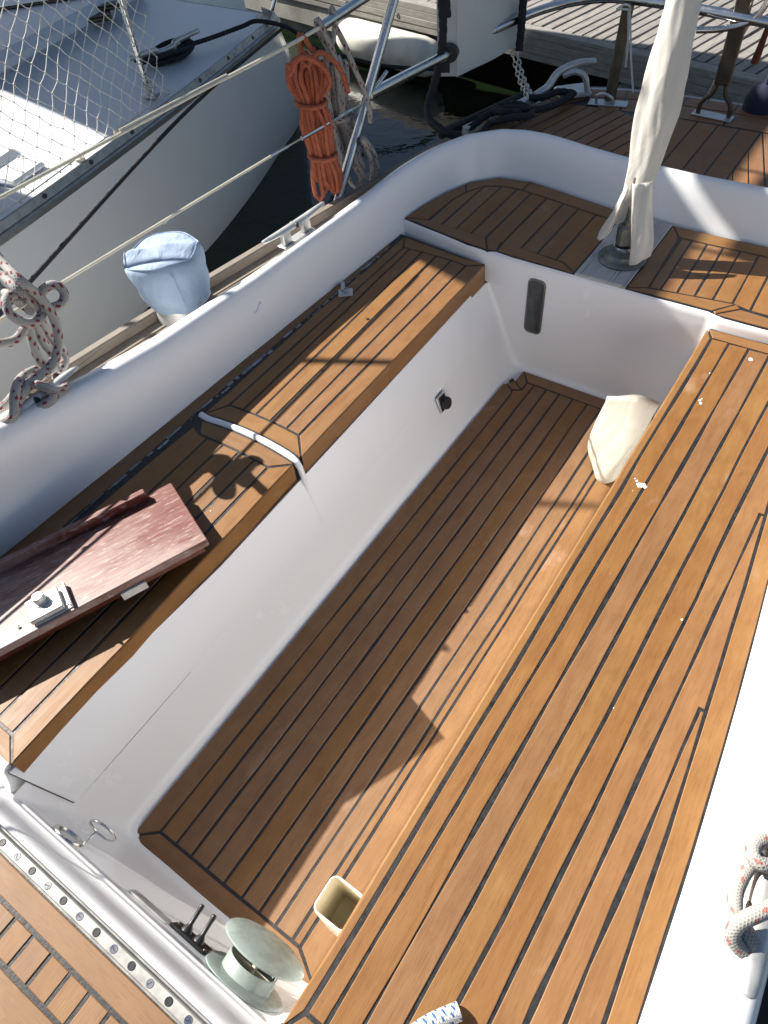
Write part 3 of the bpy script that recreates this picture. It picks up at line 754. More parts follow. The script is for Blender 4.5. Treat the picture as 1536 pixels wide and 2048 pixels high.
for i in range(4, len(O1)):
    j = (i + 1) % len(O1)
    AD([O1[i], O1[j], O2[j], O2[i]], math.atan2(O1[j][1] - O1[i][1], O1[j][0] - O1[i][0]), 'margin_board')
    if i in (8, 9, 10, 11, 12): AD([O2[i], O2[j], O3[j], O3[i]], math.atan2(O1[j][1] - O1[i][1], O1[j][0] - O1[i][0]), 'margin_board')
mid_reg = [(-.72, 2.35), (-.72, 2.90), (-.556, 2.905), (-.40, 2.90), (-.40, 2.335)]
regL = [O2[0], (-.72, 2.35), (-.72, 2.90), O3[12], O2[13], O2[14], O2[15]]
regR = [(-.42, 2.335), (.15, 2.30), (.12, 2.72), (-.05, 2.90), (-.42, 2.905)]
for k in range(-8, 24):
    for side in (0, 1):
        a0 = 0.052 * k
        if side == 0:
            q = [(-1.6 + a0, 2.2), (-1.6 + a0 + .052, 2.2), (-1.6 + a0 + .052 + .26, 3.2), (-1.6 + a0 + .26, 3.2)]; r_ = regL; an = math.atan2(1, .26)
        else:
            q = [(-.62 + a0, 2.2), (-.62 + a0 + .052, 2.2), (-.62 + a0 + .052 - .3, 3.2), (-.62 + a0 - .3, 3.2)]; r_ = regR; an = math.atan2(1, -.3)
        c = clip_convex(q, r_)
        if len(c) > 2:
            ar = abs(sum(c[i][0] * c[(i + 1) % len(c)][1] - c[(i + 1) % len(c)][0] * c[i][1] for i in range(len(c)))) / 2
            if ar > 0.0012: AD(c, an)
for a, b in ((-.72, -.645), (-.645, -.57), (-.57, -.495), (-.495, -.42)):
    AD([(a, 2.345), (b, 2.345), (b, 2.902), (a, 2.90)])

# ---- teak: bridge deck forward of the sill, with the traveller track
bd = base_slab('bridge_deck', [(-1.33, -1.2), (0.19, -1.2), (0.19, -0.152), (-1.33, -0.152)], 0.36, 0.3985)
K = lambda poly, ang=PI / 2, name='plank': board(bd, poly, 0.392, 0.40, ang, TEAK_SOLE, name)
K([(-1.33, -.155), (.19, -.155), (.19, -.199), (-1.33, -.199)], 0, 'margin_board')
for k in range(35):
    x = -1.31 + 0.0435 * k
    K([(x, -.199), (x + .0435, -.199), (x + .0435, -.253), (x, -.253)])
K([(-1.33, -.253), (.19, -.253), (.19, -.36), (-1.33, -.36)], 0, 'margin_board')
K([(-1.33, -.36), (.19, -.36), (.19, -1.2), (-1.33, -1.2)], 0, 'plank')
tr = MB()
xs2 = (-1.30, 0.17)
pr = [(-.1555, .397), (-.1555, .4035), (-.1515, .4045), (-.151, .4185), (-.1495, .4205), (-.1345, .4205), (-.133, .4185), (-.1325, .4045), (-.129, .4035), (-.129, .397)]
trk = loft('traveller_track', [[(x, y, z) for y, z in pr] for x in (-1.30, -0.9, -0.5, -0.1, 0.17)], TRACKM, None, False, False, 25); part(trk)
for k in range(36):
    x = -1.22 + 0.0385 * k + (-0.757 + 1.22) % 0.0385
    h = MB()
    h.lathe((x, -.142, .4207), (0, 0, 1), [(.0042, 0), (.0062, 0.0002), (.0058, .0009), (.0040, .0009), (.0038, -0.0004)], 14, False)
    h.lathe((x, -.142, .4209), (0, 0, 1), [(.0043, -.0002), (.0043, .0002)], 12)
    dark = k % 2 == 0
    o = h.build('track_hole' if dark else 'track_screw', BLACKP if dark else STEEL, trk)
    if not dark:
        s_ = MB(); a = random.uniform(0, PI); s_.box((x, -.142, .4212), (.0074, .0012, .0003), ((math.cos(a), math.sin(a), 0), (-math.sin(a), math.cos(a), 0), (0, 0, 1)))
        s_.build('screw_slot', BLACKP, trk)

# ---- fittings on the bulkhead (sloped wall: y = -0.03 - 0.23 z)
FN = Vector((0, .9746, .2242)); FU = Vector((0, -.2242, .9746)); FX = Vector((1, 0, 0))
def FW(x, z, h=0.0): return Vector((x, -.03 - .23 * z, z)) + FN * h
vent = group('ventilator')
VN = Vector((.02, .95, .30)).normalized(); VC = FW(-.352, .206)
def VP(x, h, up=0.0): return VC + Vector((x, 0, 0)) + VN * h + Vector((0, -.30, .95)) * up
vb = MB(); vb.lathe(FW(-.352, .206), FN, [(.070, -.001), (.0775, .001), (.0775, .0035), (.073, .006), (.050, .0075)], 44)
vb.build('flange', PALEGREEN, vent)
vt = MB(); vt.lathe(VC, VN, [(.0485, .000), (.0480, .031), (.0465, .0335), (.0445, .0335), (.0438, .028), (.0438, .004)], 44, False)
vt.build('spigot', PALEGREEN, vent)
vk = MB(); vk.lathe(VC, VN, [(.0437, .009), (.0437, .0098)], 36); vk.build('dark_throat', BLACKP, vent)
vp = MB(); vp.cyl(VP(.004, .008), VP(.004, .058), .0052, 12); vp.build('threaded_pin', IVORY, vent)
vbar = MB(); vbar.box(VP(.0, .023), (.086, .004, .008), (FX, Vector((0, -.30, .95)), VN), .001); vbar.build('cross_bar', IVORY, vent)
vl = MB(); vl.lathe(VP(.003, .058), VN, [(.066, -.0015), (.074, -.002), (.0785, .0005), (.079, .0035), (.074, .0075), (.060, .0120), (.040, .0158), (.016, .0178), (.002, .0181)], 48)
vl.build('lid', PALEGREEN, vent)
# lever panel
lv = group('control_panel')
q = MB(); q.box(FW(-.467, .222, .003), (.082, .042, .005), (FX, FU, FN), .0025); q.build('back_plate', BLACKP, lv)
for x in (-.481, -.452):
    q = MB(); q.lathe(FW(x, .222, .005), FN, [(.011, 0), (.010, .004), (.006, .010), (.0042, .014), (.0040, .036), (.0050, .042), (.0042, .047), (.002, .048)], 14)
    q.build('lever', BLACKP, lv)
for x in (-.503, -.431):
    q = MB(); q.lathe(FW(x, .212 if x < -.47 else .232, .0055), FN, [(.003, 0), (.003, .001), (.0015, .0015)], 10); q.build('screw', STEEL, lv)
q = MB(); q.box(FW(-.556, .240, .0022), (.094, .028, .004), (FX, FU, FN), .0018); o = q.build('clear_cover', ALUW); part(o)
rg = group('lifting_ring')
q = MB(); q.lathe(FW(-.770, .247), FN, [(.029, 0), (.034, .001), (.033, .004), (.025, .005), (.022, .0015)], 32, True, 0.9, FX); q.build('recess_plate', STEEL, rg)
q = MB(); q.tube([FW(-.745, .226, .004), FW(-.742, .226, .012), FW(-.744, .222, .022), FW(-.741, .218, .030)], .0017, 7, .002, twist=900); q.build('shackle', STEEL, rg)
q = MB(); q.tube([FW(-.739, .208, .034) + Vector((.030 * math.cos(a), .004 * math.cos(a) + .008 * math.sin(a), .026 * math.sin(a))) for a in np.linspace(0, 2 * PI, 18)[:-1]], .0025, 8, .004, closed=True); q.build('ring', STEEL, rg)

# ---- socket on the locker front, oval plate on the aft wall, drain
sk = group('wall_socket'); LN = Vector((.9605, 0, .2785)); LU = Vector((-.2785, 0, .9605)); LY = Vector((0, 1, 0))
q = MB(); q.box(Vector(LW(1.392, .134, .006)), (.046, .058, .004), (LY, LU, LN), .0015); q.build('back_plate', ALUW, sk)
q = MB(); q.box(Vector(LW(1.393, .132, .0085)), (.034, .050, .003), (LY, LU, LN), .0012); q.build('gasket', BLACKP, sk)
q = MB(); q.lathe(Vector(LW(1.398, .128, .009)), LN, [(.020, 0), (.020, .010), (.018, .014), (.010, .015), (.004, .015)], 26); q.build('cap', BLACKP, sk)
ov = group('inspection_plate')
def oval(w, h, r):
    P = []
    for (sx, sy, a0) in ((1, 1, 0), (-1, 1, PI / 2), (-1, -1, PI), (1, -1, 1.5 * PI)):
        for k in range(5):
            a = a0 + PI / 2 * k / 4; P.append((sx * (w / 2 - r) + r * math.cos(a), sy * (h / 2 - r) + r * math.sin(a)))
    return P
def plate(P, y0, d, cx_, cz_, b):
    n = len(P); k = MB(); s = lambda f, y: [(cx_ + x * f, y, cz_ + z * f) for x, z in P]
    k.add(s(1, y0) + s(1, y0 - d) + s(1 - b, y0 - d - .001), [tuple(range(2 * n, 3 * n))] + [(r + i, r + (i + 1) % n, r + n + (i + 1) % n, r + n + i) for r in (0, n) for i in range(n)]); return k
plate(oval(.060, .198, .018), 1.799, .004, -.746, .262, .06).build('rim', BRONZE, ov)
plate(oval(.050, .186, .014), 1.795, .001, -.746, .262, .03).build('glass', SMOKE, ov)
dr = group('cockpit_drain')
q = MB(); q.lathe((-.779, 1.722, .001), (0, 0, 1), [(.025, 0), (.026, .002), (.021, .0025), (.020, .0005)], 26, False); q.build('drain_rim', GEL, dr)
q = MB(); q.lathe((-.779, 1.722, .0008), (0, 0, 1), [(.0205, 0), (.0205, .0006)], 26); q.build('drain_hole', BLACKP, dr)
q = MB(); q.box((-.779, 1.722, .0025), (.0035, .040, .002), ((.94, .34, 0), (-.34, .94, 0), (0, 0, 1)), .0005); q.build('drain_bar', ALUW, dr)
# locker hasp on the left bench
hs = group('locker_hasp')
q = MB(); q.box((-1.222, 1.448, .3715), (.044, .040, .003), ((.8, .6, 0), (-.6, .8, 0), (0, 0, 1)), .001); q.box((-1.245, 1.466, .376), (.012, .040, .012), ((.8, .6, 0), (-.6, .8, 0), (0, 0, 1)), .002); q.build('hinge_plate', ALUW, hs)
q = MB(); q.lathe((-1.224, 1.452, .373), (0, 0, 1), [(.009, 0), (.009, .009), (.006, .010), (.005, .006)], 16, False); q.build('staple', ALUW, hs)
q = MB(); q.lathe((-1.085, 1.37, .3702), (0, 0, 1), [(.005, 0), (.005, .0012), (.003, .0015)], 12); part(q.build('bung', BLACKP))
# pad eye scar on the left coaming
q = MB(); q.tube([(-1.316, 1.13, .464), (-1.305, 1.15, .458), (-1.309, 1.165, .466), (-1.307, 1.178, .472)], .004, 8, .004); q.box((-1.313, 1.152, .462), (.006, .046, .014), None, .002); part(q.build('pad_eye', GEL), 'painted over pad eye on the left coaming')

# ---- cleats
def cleat(name, c, axis, L, h, mat, label=None, w=0.026, up=(0, 0, 1)):
    g = group(name); A = Vector(axis).normalized(); U = Vector(up); U = (U - A * U.dot(A)).normalized(); Wd = A.cross(U); c = Vector(c)
    q = MB()
    rings = []
    for t, rw, rh, zz in ((-1, .25, .25, .1), (-.97, .55, .5, .06), (-.8, .75, .65, 0), (-.4, .95, .9, -.12), (0, 1, 1, -.16), (.4, .95, .9, -.12), (.8, .75, .65, 0), (.97, .55, .5, .06), (1, .25, .25, .1)):
        pts = []
        for k in range(10):
            a = 2 * PI * k / 10; pts.append(c + A * (t * L / 2) + U * (h + zz * .03 + math.sin(a) * rh * w * .38) + Wd * (math.cos(a) * rw * w * .5))
        rings.append(pts)
    V = [p for r in rings for p in r]; F = [tuple(range(9, -1, -1)), tuple(range(80, 90))]
    for i in range(8):
        for k in range(10): j = (k + 1) % 10; F.append((i * 10 + k, i * 10 + j, i * 10 + 10 + j, i * 10 + 10 + k))
    q.add(V, F); q.build('horn', mat, g)
    for s in (-1, 1):
        q = MB(); q.box(c + A * (s * L * .16) + U * (h * .5), (L * .13, w * .62, h), (A, Wd, U), .003); q.build('leg', mat, g)
    q = MB(); q.box(c + U * .003, (L * .5, w * 1.3, .006), (A, Wd, U), .002); q.build('foot', mat, g)
    q = MB(); q.cyl(c + Wd * w * .52 + U * (h - .004), c - Wd * w * .52 + U * (h - .004), .0075, 14); q.build('pin_hole', BLACKP, g)
    if label: g['label'] = label
    return g
cleat('mooring_cleat', (-1.392, 1.455, .502), (.07, .995, 0), .27, .050, ALUW, 'bare pale metal cleat on the left coaming')
cleat('mooring_cleat', (-1.392, .515, .545), (.06, .998, 0), .25, .050, ALUW, 'pale metal cleat under the knotted rope')
cleat('mooring_cleat', (.243, .365, .505), (-.10, .995, 0), .20, .062, ALUW, 'metal cleat on the right coaming', .034)

# ---- winch pedestal under its cover
q = MB(); q.lathe((-1.540, 1.075, .424), (0, 0, 1), [(.072, 0), (.070, .02), (.060, .05), (.058, .085)], 30); part(q.build('winch_base', ALUW))

# ---- pushpit, posts and guard wires
pp = group('pushpit')
def rail(name, pts, r, mat=STEEL, lab=None, n=12, tw=None):
    q = MB(); q.tube(pts, r, n, .02, tw); o = q.build(name, mat, pp); 
    if lab: o['label'] = lab
    return o
rail('post', [(-1.50, 1.785, .42), (-1.50, 2.0, .675), (-1.50, 2.235, .955)], .0155, n=16)
rail('lower_rail', [(-1.497, 2.018, .692), (-1.503, 2.25, .674), (-1.507, 2.49, .655), (-1.475, 2.75, .655), (-1.405, 2.93, .672), (-1.30, 3.01, .70), (-1.16, 3.035, .728), (-1.02, 3.02, .742), (-.75, 2.98, .745), (-.45, 2.95, .735), (-.1, 2.93, .73), (.2, 2.75, .72)], .0165, n=16)
rail('upper_rail', [(-1.50, 1.82, .940), (-1.50, 2.04, .953), (-1.51, 2.30, .958), (-1.51, 2.6, .96), (-1.40, 2.92, .962), (-1.0, 2.98, .964), (-.5, 2.99, .964), (0, 2.95, .96)], .0135, n=14)
rail('brace', [(-1.50, 1.985, .66), (-1.495, 2.05, .70), (-1.49, 2.12, .73)], .006)
rail('stern_post', [(-1.01, 2.955, .42), (-1.012, 2.975, .56), (-1.015, 3.005, .735)], .021, DARKMETAL, n=14)
q = MB(); q.box((-1.005, 2.925, .4265), (.15, .055, .004), ((.97, .22, 0), (-.22, .97, 0), (0, 0, 1)), .0015)
q.tube([(-1.045, 2.905, .428), (-1.04, 2.89, .46), (-1.01, 2.885, .472), (-.985, 2.90, .455), (-.98, 2.915, .428)], .006, 8, .01); q.build('post_foot', ALUW, pp)
q = MB(); q.box((-.612, 2.975, .70), (.052, .030, .34), None, .004); q.build('strut', DARKMETAL, pp)
q = MB()
for s in (-1, 1): q.tube([(-.612 + s * .014, 2.975, .545), (-.612 + s * .024, 2.97, .50), (-.612 + s * .052, 2.965, .47), (-.612 + s * .056, 2.965, .43)], .0085, 8, .01)
q.build('strut_fork', DARKMETAL, pp)
q = MB(); q.box((-.612, 2.965, .428), (.15, .050, .005), ((.99, -.1, 0), (.1, .99, 0), (0, 0, 1)), .0015); q.build('strut_foot', ALUW, pp)
rail('curved_rail', [(-.735, 2.93, .70), (-.66, 2.95, .705), (-.58, 2.955, .73), (-.545, 2.955, .77), (-.53, 2.96, .84), (-.52, 2.96, .95)], .0105)
rail('diagonal_brace', [(-.585, 2.99, .72), (-.62, 3.0, .60), (-.66, 3.01, .45)], .009)
rail('stay_rod', [(-.775, 2.94, .75), (-.79, 2.93, .85), (-.81, 2.92, .98)], .008)
q = MB(); q.tube([(-.515, 2.97, .72), (-.52, 2.975, .66), (-.525, 2.98, .61)], .012, 10, .01, rfun=lambda t: .7 + .5 * t); q.build('toggle', MAHOG_EDGE, pp)
gw = group('guard_wires')
def wire(name, pts, r, mat, lab=None):
    q = MB(); q.tube(pts, r, 8, .1, smooth=False); o = q.build(name, mat, gw)
    if lab: o['label'] = lab
wire('upper_wire', [(-1.50, -.9, .948), (-1.50, .7, .944), (-1.50, 1.42, .940)], .0042, WIRECOVER)
wire('upper_wire', [(-1.5035, 1.05, .9485), (-1.5035, 1.42, .945)], .0030, WIRECOVER)
wire('upper_terminal', [(-1.50, 1.42, .940), (-1.50, 1.70, .937), (-1.50, 1.82, .940)], .0052, WIRECOVER)
wire('lower_wire', [(-1.50, -.9, .735), (-1.50, .58, .724), (-1.50, 1.52, .699)], .0038, WIRECOVER)
for a, b, r, m_ in ((1.52, 1.60, .0045, STEEL), (1.60, 1.665, .0026, WIRE), (1.665, 1.80, .0062, STEEL), (1.80, 1.86, .0032, WIRE), (1.86, 1.925, .0055, STEEL), (1.925, 1.99, .0030, WIRE)):
    z = lambda y: .699 - (y - 1.52) * .045
    wire('turnbuckle', [(-1.50, a, z(a)), (-1.50, b, z(b))], r, m_)
for y in (.30, .52, 1.08, 1.29):
    wire('wire_crimp', [(-1.50, y, .728 - y * .019), (-1.50, y + .012, .728 - y * .019)], .0041, WIRE)

# ---- aluminium toe rail, chock and rope on the left quarter
qr = group('stern_fairlead')
q = MB(); q.box((-1.315, 2.62, .447), (.030, .40, .032), ((.965, -.26, 0), (.26, .965, 0), (0, 0, 1)), .004); q.build('rail_strip', ALUW, qr)
q = MB(); q.box((-1.37, 2.60, .448), (.03, .50, .034), ((.965, -.26, 0), (.26, .965, 0), (0, 0, 1)), .008); q.build('rubbing_strake', BLACKMAT, qr)
q = MB(); q.tube([(-1.262, 2.80, .455), (-1.235, 2.86, .475), (-1.215, 2.90, .515), (-1.17, 2.97, .53), (-1.12, 3.03, .525)], .014, 10, .01, rfun=lambda t: 1.15 - .3 * t)
q.tube([(-1.20, 2.915, .50), (-1.16, 2.93, .515), (-1.12, 2.94, .50), (-1.105, 2.945, .45)], .011, 10, .01); q.box((-1.165, 2.945, .438), (.13, .10, .022), ((.75, .66, 0), (-.66, .75, 0), (0, 0, 1)), .006); q.build('chock', ALUW, qr)

# ---- stay fitting on the pad
sf_ = group('stay_fitting'); fc = Vector((-.545, 1.935, .4135))
q = MB(); q.lathe(fc, (0, 0, 1), [(.070, 0), (.071, .004), (.068, .008), (.056, .011), (.052, .014), (.048, .024), (.034, .030)], 40); q.build('base_flange', BRONZE, sf_)
q = MB(); q.lathe(fc + Vector((0, 0, .028)), (0, 0, 1), [(.030, 0), (.031, .003), (.031, .014), (.029, .016)], 32); q.build('collar', STEEL, sf_)
q = MB(); q.box(fc + Vector((-.002, 0, .075)), (.050, .044, .064), ((.88, .47, 0), (-.47, .88, 0), (0, 0, 1)), .008); q.build('gear_block', BRONZE, sf_)
q = MB(); q.lathe(fc + Vector((0, 0, .106)), (0, 0, 1), [(.017, 0), (.017, .012), (.012, .016), (.012, .05)], 20); q.build('pinion', BRONZE, sf_)
q = MB()
for k in range(4): a = k * PI / 2 + .5; q.lathe(fc + Vector((.058 * math.cos(a), .058 * math.sin(a), .009)), (0, 0, 1), [(.006, 0), (.006, .003), (.003, .0045)], 10)
q.build('bolt', BRONZE, sf_)
q = MB(); q.cyl(fc + Vector((-.006, .040, .14)), (-.6465, 2.452, 1.9), .009, 10); q.build('stay_rod', STEEL, sf_)

# ---- coachroof; spray hood and covered boom added out of view to block sky light
q = MB(); q.box((-.556, -2.6, .55), (1.9, 2.6, .42), None, .08); part(q.build('coachroof', GEL))
hood = []
for y, w_, h_ in ((-1.30, .95, .98), (-1.6, .95, 1.02), (-2.0, .92, .92), (-2.45, .88, .35)):
    hood.append([(-.556 + w_ * math.cos(a), y, .42 + h_ * (math.sin(a) ** .6 if a not in (0, PI) else 0)) for a in np.linspace(PI, 0, 17)])
o = loft('unseen_spray_hood', hood, NAVY); md = o.modifiers.new('thickness', 'SOLIDIFY'); md.thickness = .004; part(o)
q = MB(); q.tube([(-.556, -3.6, 2.25), (-.556, -1.0, 2.25), (-.556, 1.55, 2.25)], .07, 14, .3, smooth=False); part(q.build('unseen_boom', ALU))
cov = []
for y, sc in ((-3.5, 1.25), (-2.5, 1.15), (-1.5, 1.05), (-.5, .95), (.5, .85), (1.3, .7), (1.5, .5)):
    cov.append([(-.556 + .21 * sc * math.cos(a), y, 2.30 + .36 * sc + .42 * sc * math.sin(a)) for a in np.linspace(0, 2 * PI, 19)[:-1]])
part(loft('unseen_sail_cover', cov, NAVY, None, True, True))

# ---- handle pocket on the right bench side
hp = group('handle_pocket')
def pocket(w, d, r, z, dip=0.0):
    P = []
    x0, x1, y0, y1 = -.309, -.240, .068, .136
    cx_, cy_ = (x0 + x1) / 2, (y0 + y1) / 2
    hw, hh = (x1 - x0) / 2 - w, (y1 - y0) / 2 - w
    for (sx, sy, a0) in ((1, 1, 0), (-1, 1, PI / 2), (-1, -1, PI), (1, -1, 1.5 * PI)):
        rr = max(.002, r - w)
        for k in range(6):
            a = a0 + PI / 2 * k / 5; px = sx * (hw - rr) + rr * math.cos(a); py = sy * (hh - rr) + rr * math.sin(a)
            s = max(0, (px + .008) / .03); s = min(1, s) * (1 - abs(min(1, s) - .5)) 
            P.append((cx_ + px, cy_ + py, z - dip * s * 0.9))
    return P
rs = [pocket(0.004, 0, .012, .10), pocket(0, 0, .014, .106), pocket(0, 0, .014, .2), pocket(0, 0, .014, .268, .02), pocket(.001, 0, .014, .2695, .02), pocket(.0032, 0, .014, .2695, .02), pocket(.0042, 0, .014, .268, .02), pocket(.0042, 0, .012, .12), pocket(.006, 0, .010, .112)]
n = len(rs[0]); V = [p for r in rs for p in r]; F = [tuple(range(n - 1, -1, -1)), tuple((len(rs) - 1) * n + k for k in range(n))]
for i in range(len(rs) - 1):
    for k in range(n): j = (k + 1) % n; F.append((i * n + k, i * n + j, i * n + n + j, i * n + n + k))
mesh('pocket_body', V, F, IVORY, hp, None, True, 60)

# put every part under the yacht without moving it
bpy.context.view_layer.update()
inv = yacht.matrix_world.inverted()
for o in PARTS:
    o.parent = yacht; o.matrix_parent_inverse = inv

# ================================================================== LOOSE THINGS ON THE YACHT
# ---- folded washboard lying on the bench
wbm = empty('washboard', (-1.0, .3, .3705))
tag(wbm, 'worn red brown mahogany washboard lying on the left bench', 'washboard')
wb_parts = []
U_ = Vector((-.393, -.919, -.02)).normalized(); V_ = Vector((-.905, .425, -.10)); V_ = (V_ - U_ * V_.dot(U_)).normalized(); N_ = U_.cross(V_); N_ = N_ if N_.z > 0 else -N_
C0 = Vector((-.878, .486, .443))
def wbox(name, u0, u1, v0, v1, n0, n1, mat, bev=.002):
    c = C0 + U_ * ((u0 + u1) / 2) + V_ * ((v0 + v1) / 2) + N_ * ((n0 + n1) / 2)
    q = MB(); q.box(c, (u1 - u0, v1 - v0, n1 - n0), (U_, V_, N_), bev)
    uv = [((Vector(v) - C0).dot(U_) + 3, (Vector(v) - C0).dot(V_) + (Vector(v) - C0).dot(N_) * .5) for v in q.V]
    o = mesh(name, q.V, q.F, mat, None, uv, True, 30); wb_parts.append(o); return o
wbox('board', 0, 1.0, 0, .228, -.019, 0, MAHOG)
wbox('board', .012, 1.0, .016, .224, -.046, -.021, MAHOG_EDGE)
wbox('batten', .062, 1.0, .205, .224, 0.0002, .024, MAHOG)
wbox('hinge', .150, .205, -.006, .004, -.038, -.018, ALUW, .001)
wbox('lock_plate', .292, .368, .008, .078, 0.0002, .0030, ALUW, .001)
wbox('lock_case', .306, .374, .012, .072, .0031, .015, ALUW, .002)
wbox('lock_flange', .291, .295, .006, .078, .0031, .014, ALUW, .0008)
q = MB(); q.lathe(C0 + U_ * .342 + V_ * .052 + N_ * .015, N_, [(.016, 0), (.016, .003), (.0125, .004), (.0125, .016), (.011, .018), (.003, .0185)], 26); wb_parts.append(q.build('lock_knob', ALUW))
for (u, v) in ((.300, .02), (.296, .068), (.40, .03)):
    q = MB(); q.lathe(C0 + U_ * u + V_ * v + N_ * .0035, N_, [(.0035, 0), (.003, .0012), (.001, .0018)], 10); wb_parts.append(q.build('screw', STEEL))
bpy.context.view_layer.update(); inv = wbm.matrix_world.inverted()
for o in wb_parts: o.parent = wbm; o.matrix_parent_inverse = inv

# ---- pale blue winch cover
def blob_loft(name, rings, mat, n=40, cap=True, ang=80):
    return loft(name, rings, mat, None, True, cap, ang)
rr = []
random.seed(5)
wc = Vector((-1.550, 1.095, -.048))
prof = [(.506, .084), (.512, .089), (.518, .087), (.525, .094), (.532, .092), (.542, .099), (.556, .102), (.575, .105), (.595, .106), (.615, .108), (.632, .108), (.644, .105), (.652, .099), (.657, .090), (.660, .074), (.6615, .055), (.662, .03), (.6622, .004)]
for i, (z, r) in enumerate(prof):
    P = []
    for k in range(72):
        a = 2 * PI * k / 72
        lo_ = min(1, max(0, (.575 - z) / .06)); hi = min(1, max(0, (z - .57) / .08)); edge = r / .108
        f = 1 + (.022 * math.sin(6 * a + z * 70) + .015 * math.sin(13 * a - z * 90)) * lo_ + hi * (.045 * math.cos(2 * (a - .55)) + .030 * math.cos(3 * (a - .5)) + .014 * math.sin(7 * a + 2))
        f += .022 * math.sin(4 * a + 55 * z) * min(1, max(0, 1 - abs(z - .595) / .07)) + .012 * math.sin(9 * a - 80 * z) * min(1, max(0, 1 - abs(z - .58) / .05))
        x_, y_ = r * f * math.cos(a), r * f * math.sin(a)
        dz = 0
        if z > .64:   # slack top with a seam pinched up across it and dents either side
            wgt = min(1, (z - .64) / .014); sx = x_ * .55 - y_ * .83; tx = x_ * .83 + y_ * .55
            dz = wgt * (.010 * math.exp(-(sx / .011) ** 2) * (.6 + .4 * math.sin(tx * 60)) - .012 * math.exp(-((sx - .045) / .022) ** 2) - .009 * math.exp(-((sx + .042) / .020) ** 2) + .10 * tx)
        sh = (z - .5) * .12
        P.append(wc + Vector((x_ - sh, y_ - sh * .1, z + dz)))
    rr.append(P)
wcov = empty('winch_cover', (-1.548, 1.075, .424))
tag(wcov, 'pale blue canvas cover tied over the winch on the left side', 'winch cover')
kids = [blob_loft('cloth', rr, BLUECLOTH)]
q = MB()
top = [rr[12][k] + Vector((0, 0, .001)) for k in range(72)]
q.tube([p + (p - wc - Vector((0, 0, .60))).normalized() * .001 for p in top], .0022, 6, .01, closed=True)
q.tube([rr[i][66] + Vector((.001, -.001, .0005)) for i in range(5, 13)], .0016, 6, .01)
kids.append(q.build('seam', BLUECLOTH))
q = MB(); q.tube([(wc.x + .0785 * math.cos(a), wc.y + .0785 * math.sin(a), .471 + .003 * math.sin(3 * a)) for a in np.linspace(0, 2 * PI, 24)[:-1]], .003, 6, .01, closed=True); kids.append(q.build('drawstring', BLUECLOTH))
bpy.context.view_layer.update(); inv = wcov.matrix_world.inverted()
for o in kids: o.parent = wcov; o.matrix_parent_inverse = inv

# ---- cream canvas sleeve round the stay
random.seed(3)
def sleeve_c(z): return Vector((-.545 - (z - .45) * .07, 1.945 + (z - .45) * .35, z))
sleeve_key = [(.49, .050), (.53, .046), (.58, .042), (.64, .048), (.70, .056), (.78, .064), (.85, .062), (.92, .055), (1.0, .049), (1.1, .047), (1.3, .045), (1.6, .045)]
def key(z):
    for (a, ra), (b, rb_) in zip(sleeve_key, sleeve_key[1:]):
        if z <= b: return ra + (rb_ - ra) * max(0, z - a) / (b - a)
    return sleeve_key[-1][1]
rr = []
zz = list(np.linspace(.50, 1.6, 70)); N = 56
for z in zz:
    c = sleeve_c(z); r = key(z) * .84; P = []
    for k in range(N):
        a = 2 * PI * k / N
        ex = .80 + .12 * math.sin(z * 7)
        f = 1 + .05 * math.sin(4 * a + z * 9) + .03 * math.sin(7 * a - z * 23) + .025 * math.sin(11 * a + z * 41)
        if z < .66: f *= 1 + .22 * math.cos(5 * a + 1.2) * (.66 - z) / .16
        # ridge where the zip runs
        f += .16 * math.exp(-((((a - 3.75 + PI) % (2 * PI)) - PI) / .16) ** 2)
        P.append(c + Vector((r * f * math.cos(a), r * f * ex * math.sin(a), 0)))
    rr.append(P)
slv = empty('stay_sleeve', (-.545, 1.94, .42)); tag(slv, 'long cream canvas sleeve standing over the stay on the aft deck', 'canvas sleeve')
kids = []
V = [p for r in rr for p in r]; F = []
for i in range(len(rr) - 1):
    for k in range(N):
        j = (k + 1) % N
        # slit at the bottom facing the cockpit
        ac = 2 * PI * (k + .5) / N
        if zz[i] < .62 and abs(((ac - 4.35 + PI) % (2 * PI)) - PI) < .95 * (.62 - zz[i]) / .12 + .05: continue
        F.append((i * N + k, i * N + j, (i + 1) * N + j, (i + 1) * N + k))
kids.append(mesh('cloth', V, F, CANVAS, None, None, True, 80))
def flap(name, pts_l, pts_r):
    m = 8; V = []; F = []
    A = catmull([Vector(p) for p in pts_l], .008); B = catmull([Vector(p) for p in pts_r], .008)
    n = 16
    def pick(L, t): x = t * (len(L) - 1); i = min(int(x), len(L) - 2); return L[i].lerp(L[i + 1], x - i)
    for i in range(n + 1):
        t = i / n; a, b = pick(A, t), pick(B, t)
        for k in range(m + 1):
            s = k / m; p = a.lerp(b, s); bul = math.sin(PI * s) * .010 + .004 * math.sin(3 * PI * s + 5 * t)
            V.append(p + Vector((.35, -.93, .1)).normalized() * bul)
    for i in range(n):
        for k in range(m): F.append((i * (m + 1) + k, i * (m + 1) + k + 1, (i + 1) * (m + 1) + k + 1, (i + 1) * (m + 1) + k))
    o = mesh(name, V, F, CANVAS, None, None, True, 80)
    md = o.modifiers.new('thickness', 'SOLIDIFY'); md.thickness = .0018
    return o
kids.append(flap('flap', [(-.580, 1.955, .62), (-.597, 1.93, .55), (-.615, 1.915, .50), (-.620, 1.905, .470)], [(-.572, 1.945, .62), (-.576, 1.915, .55), (-.582, 1.90, .51), (-.594, 1.895, .488)]))
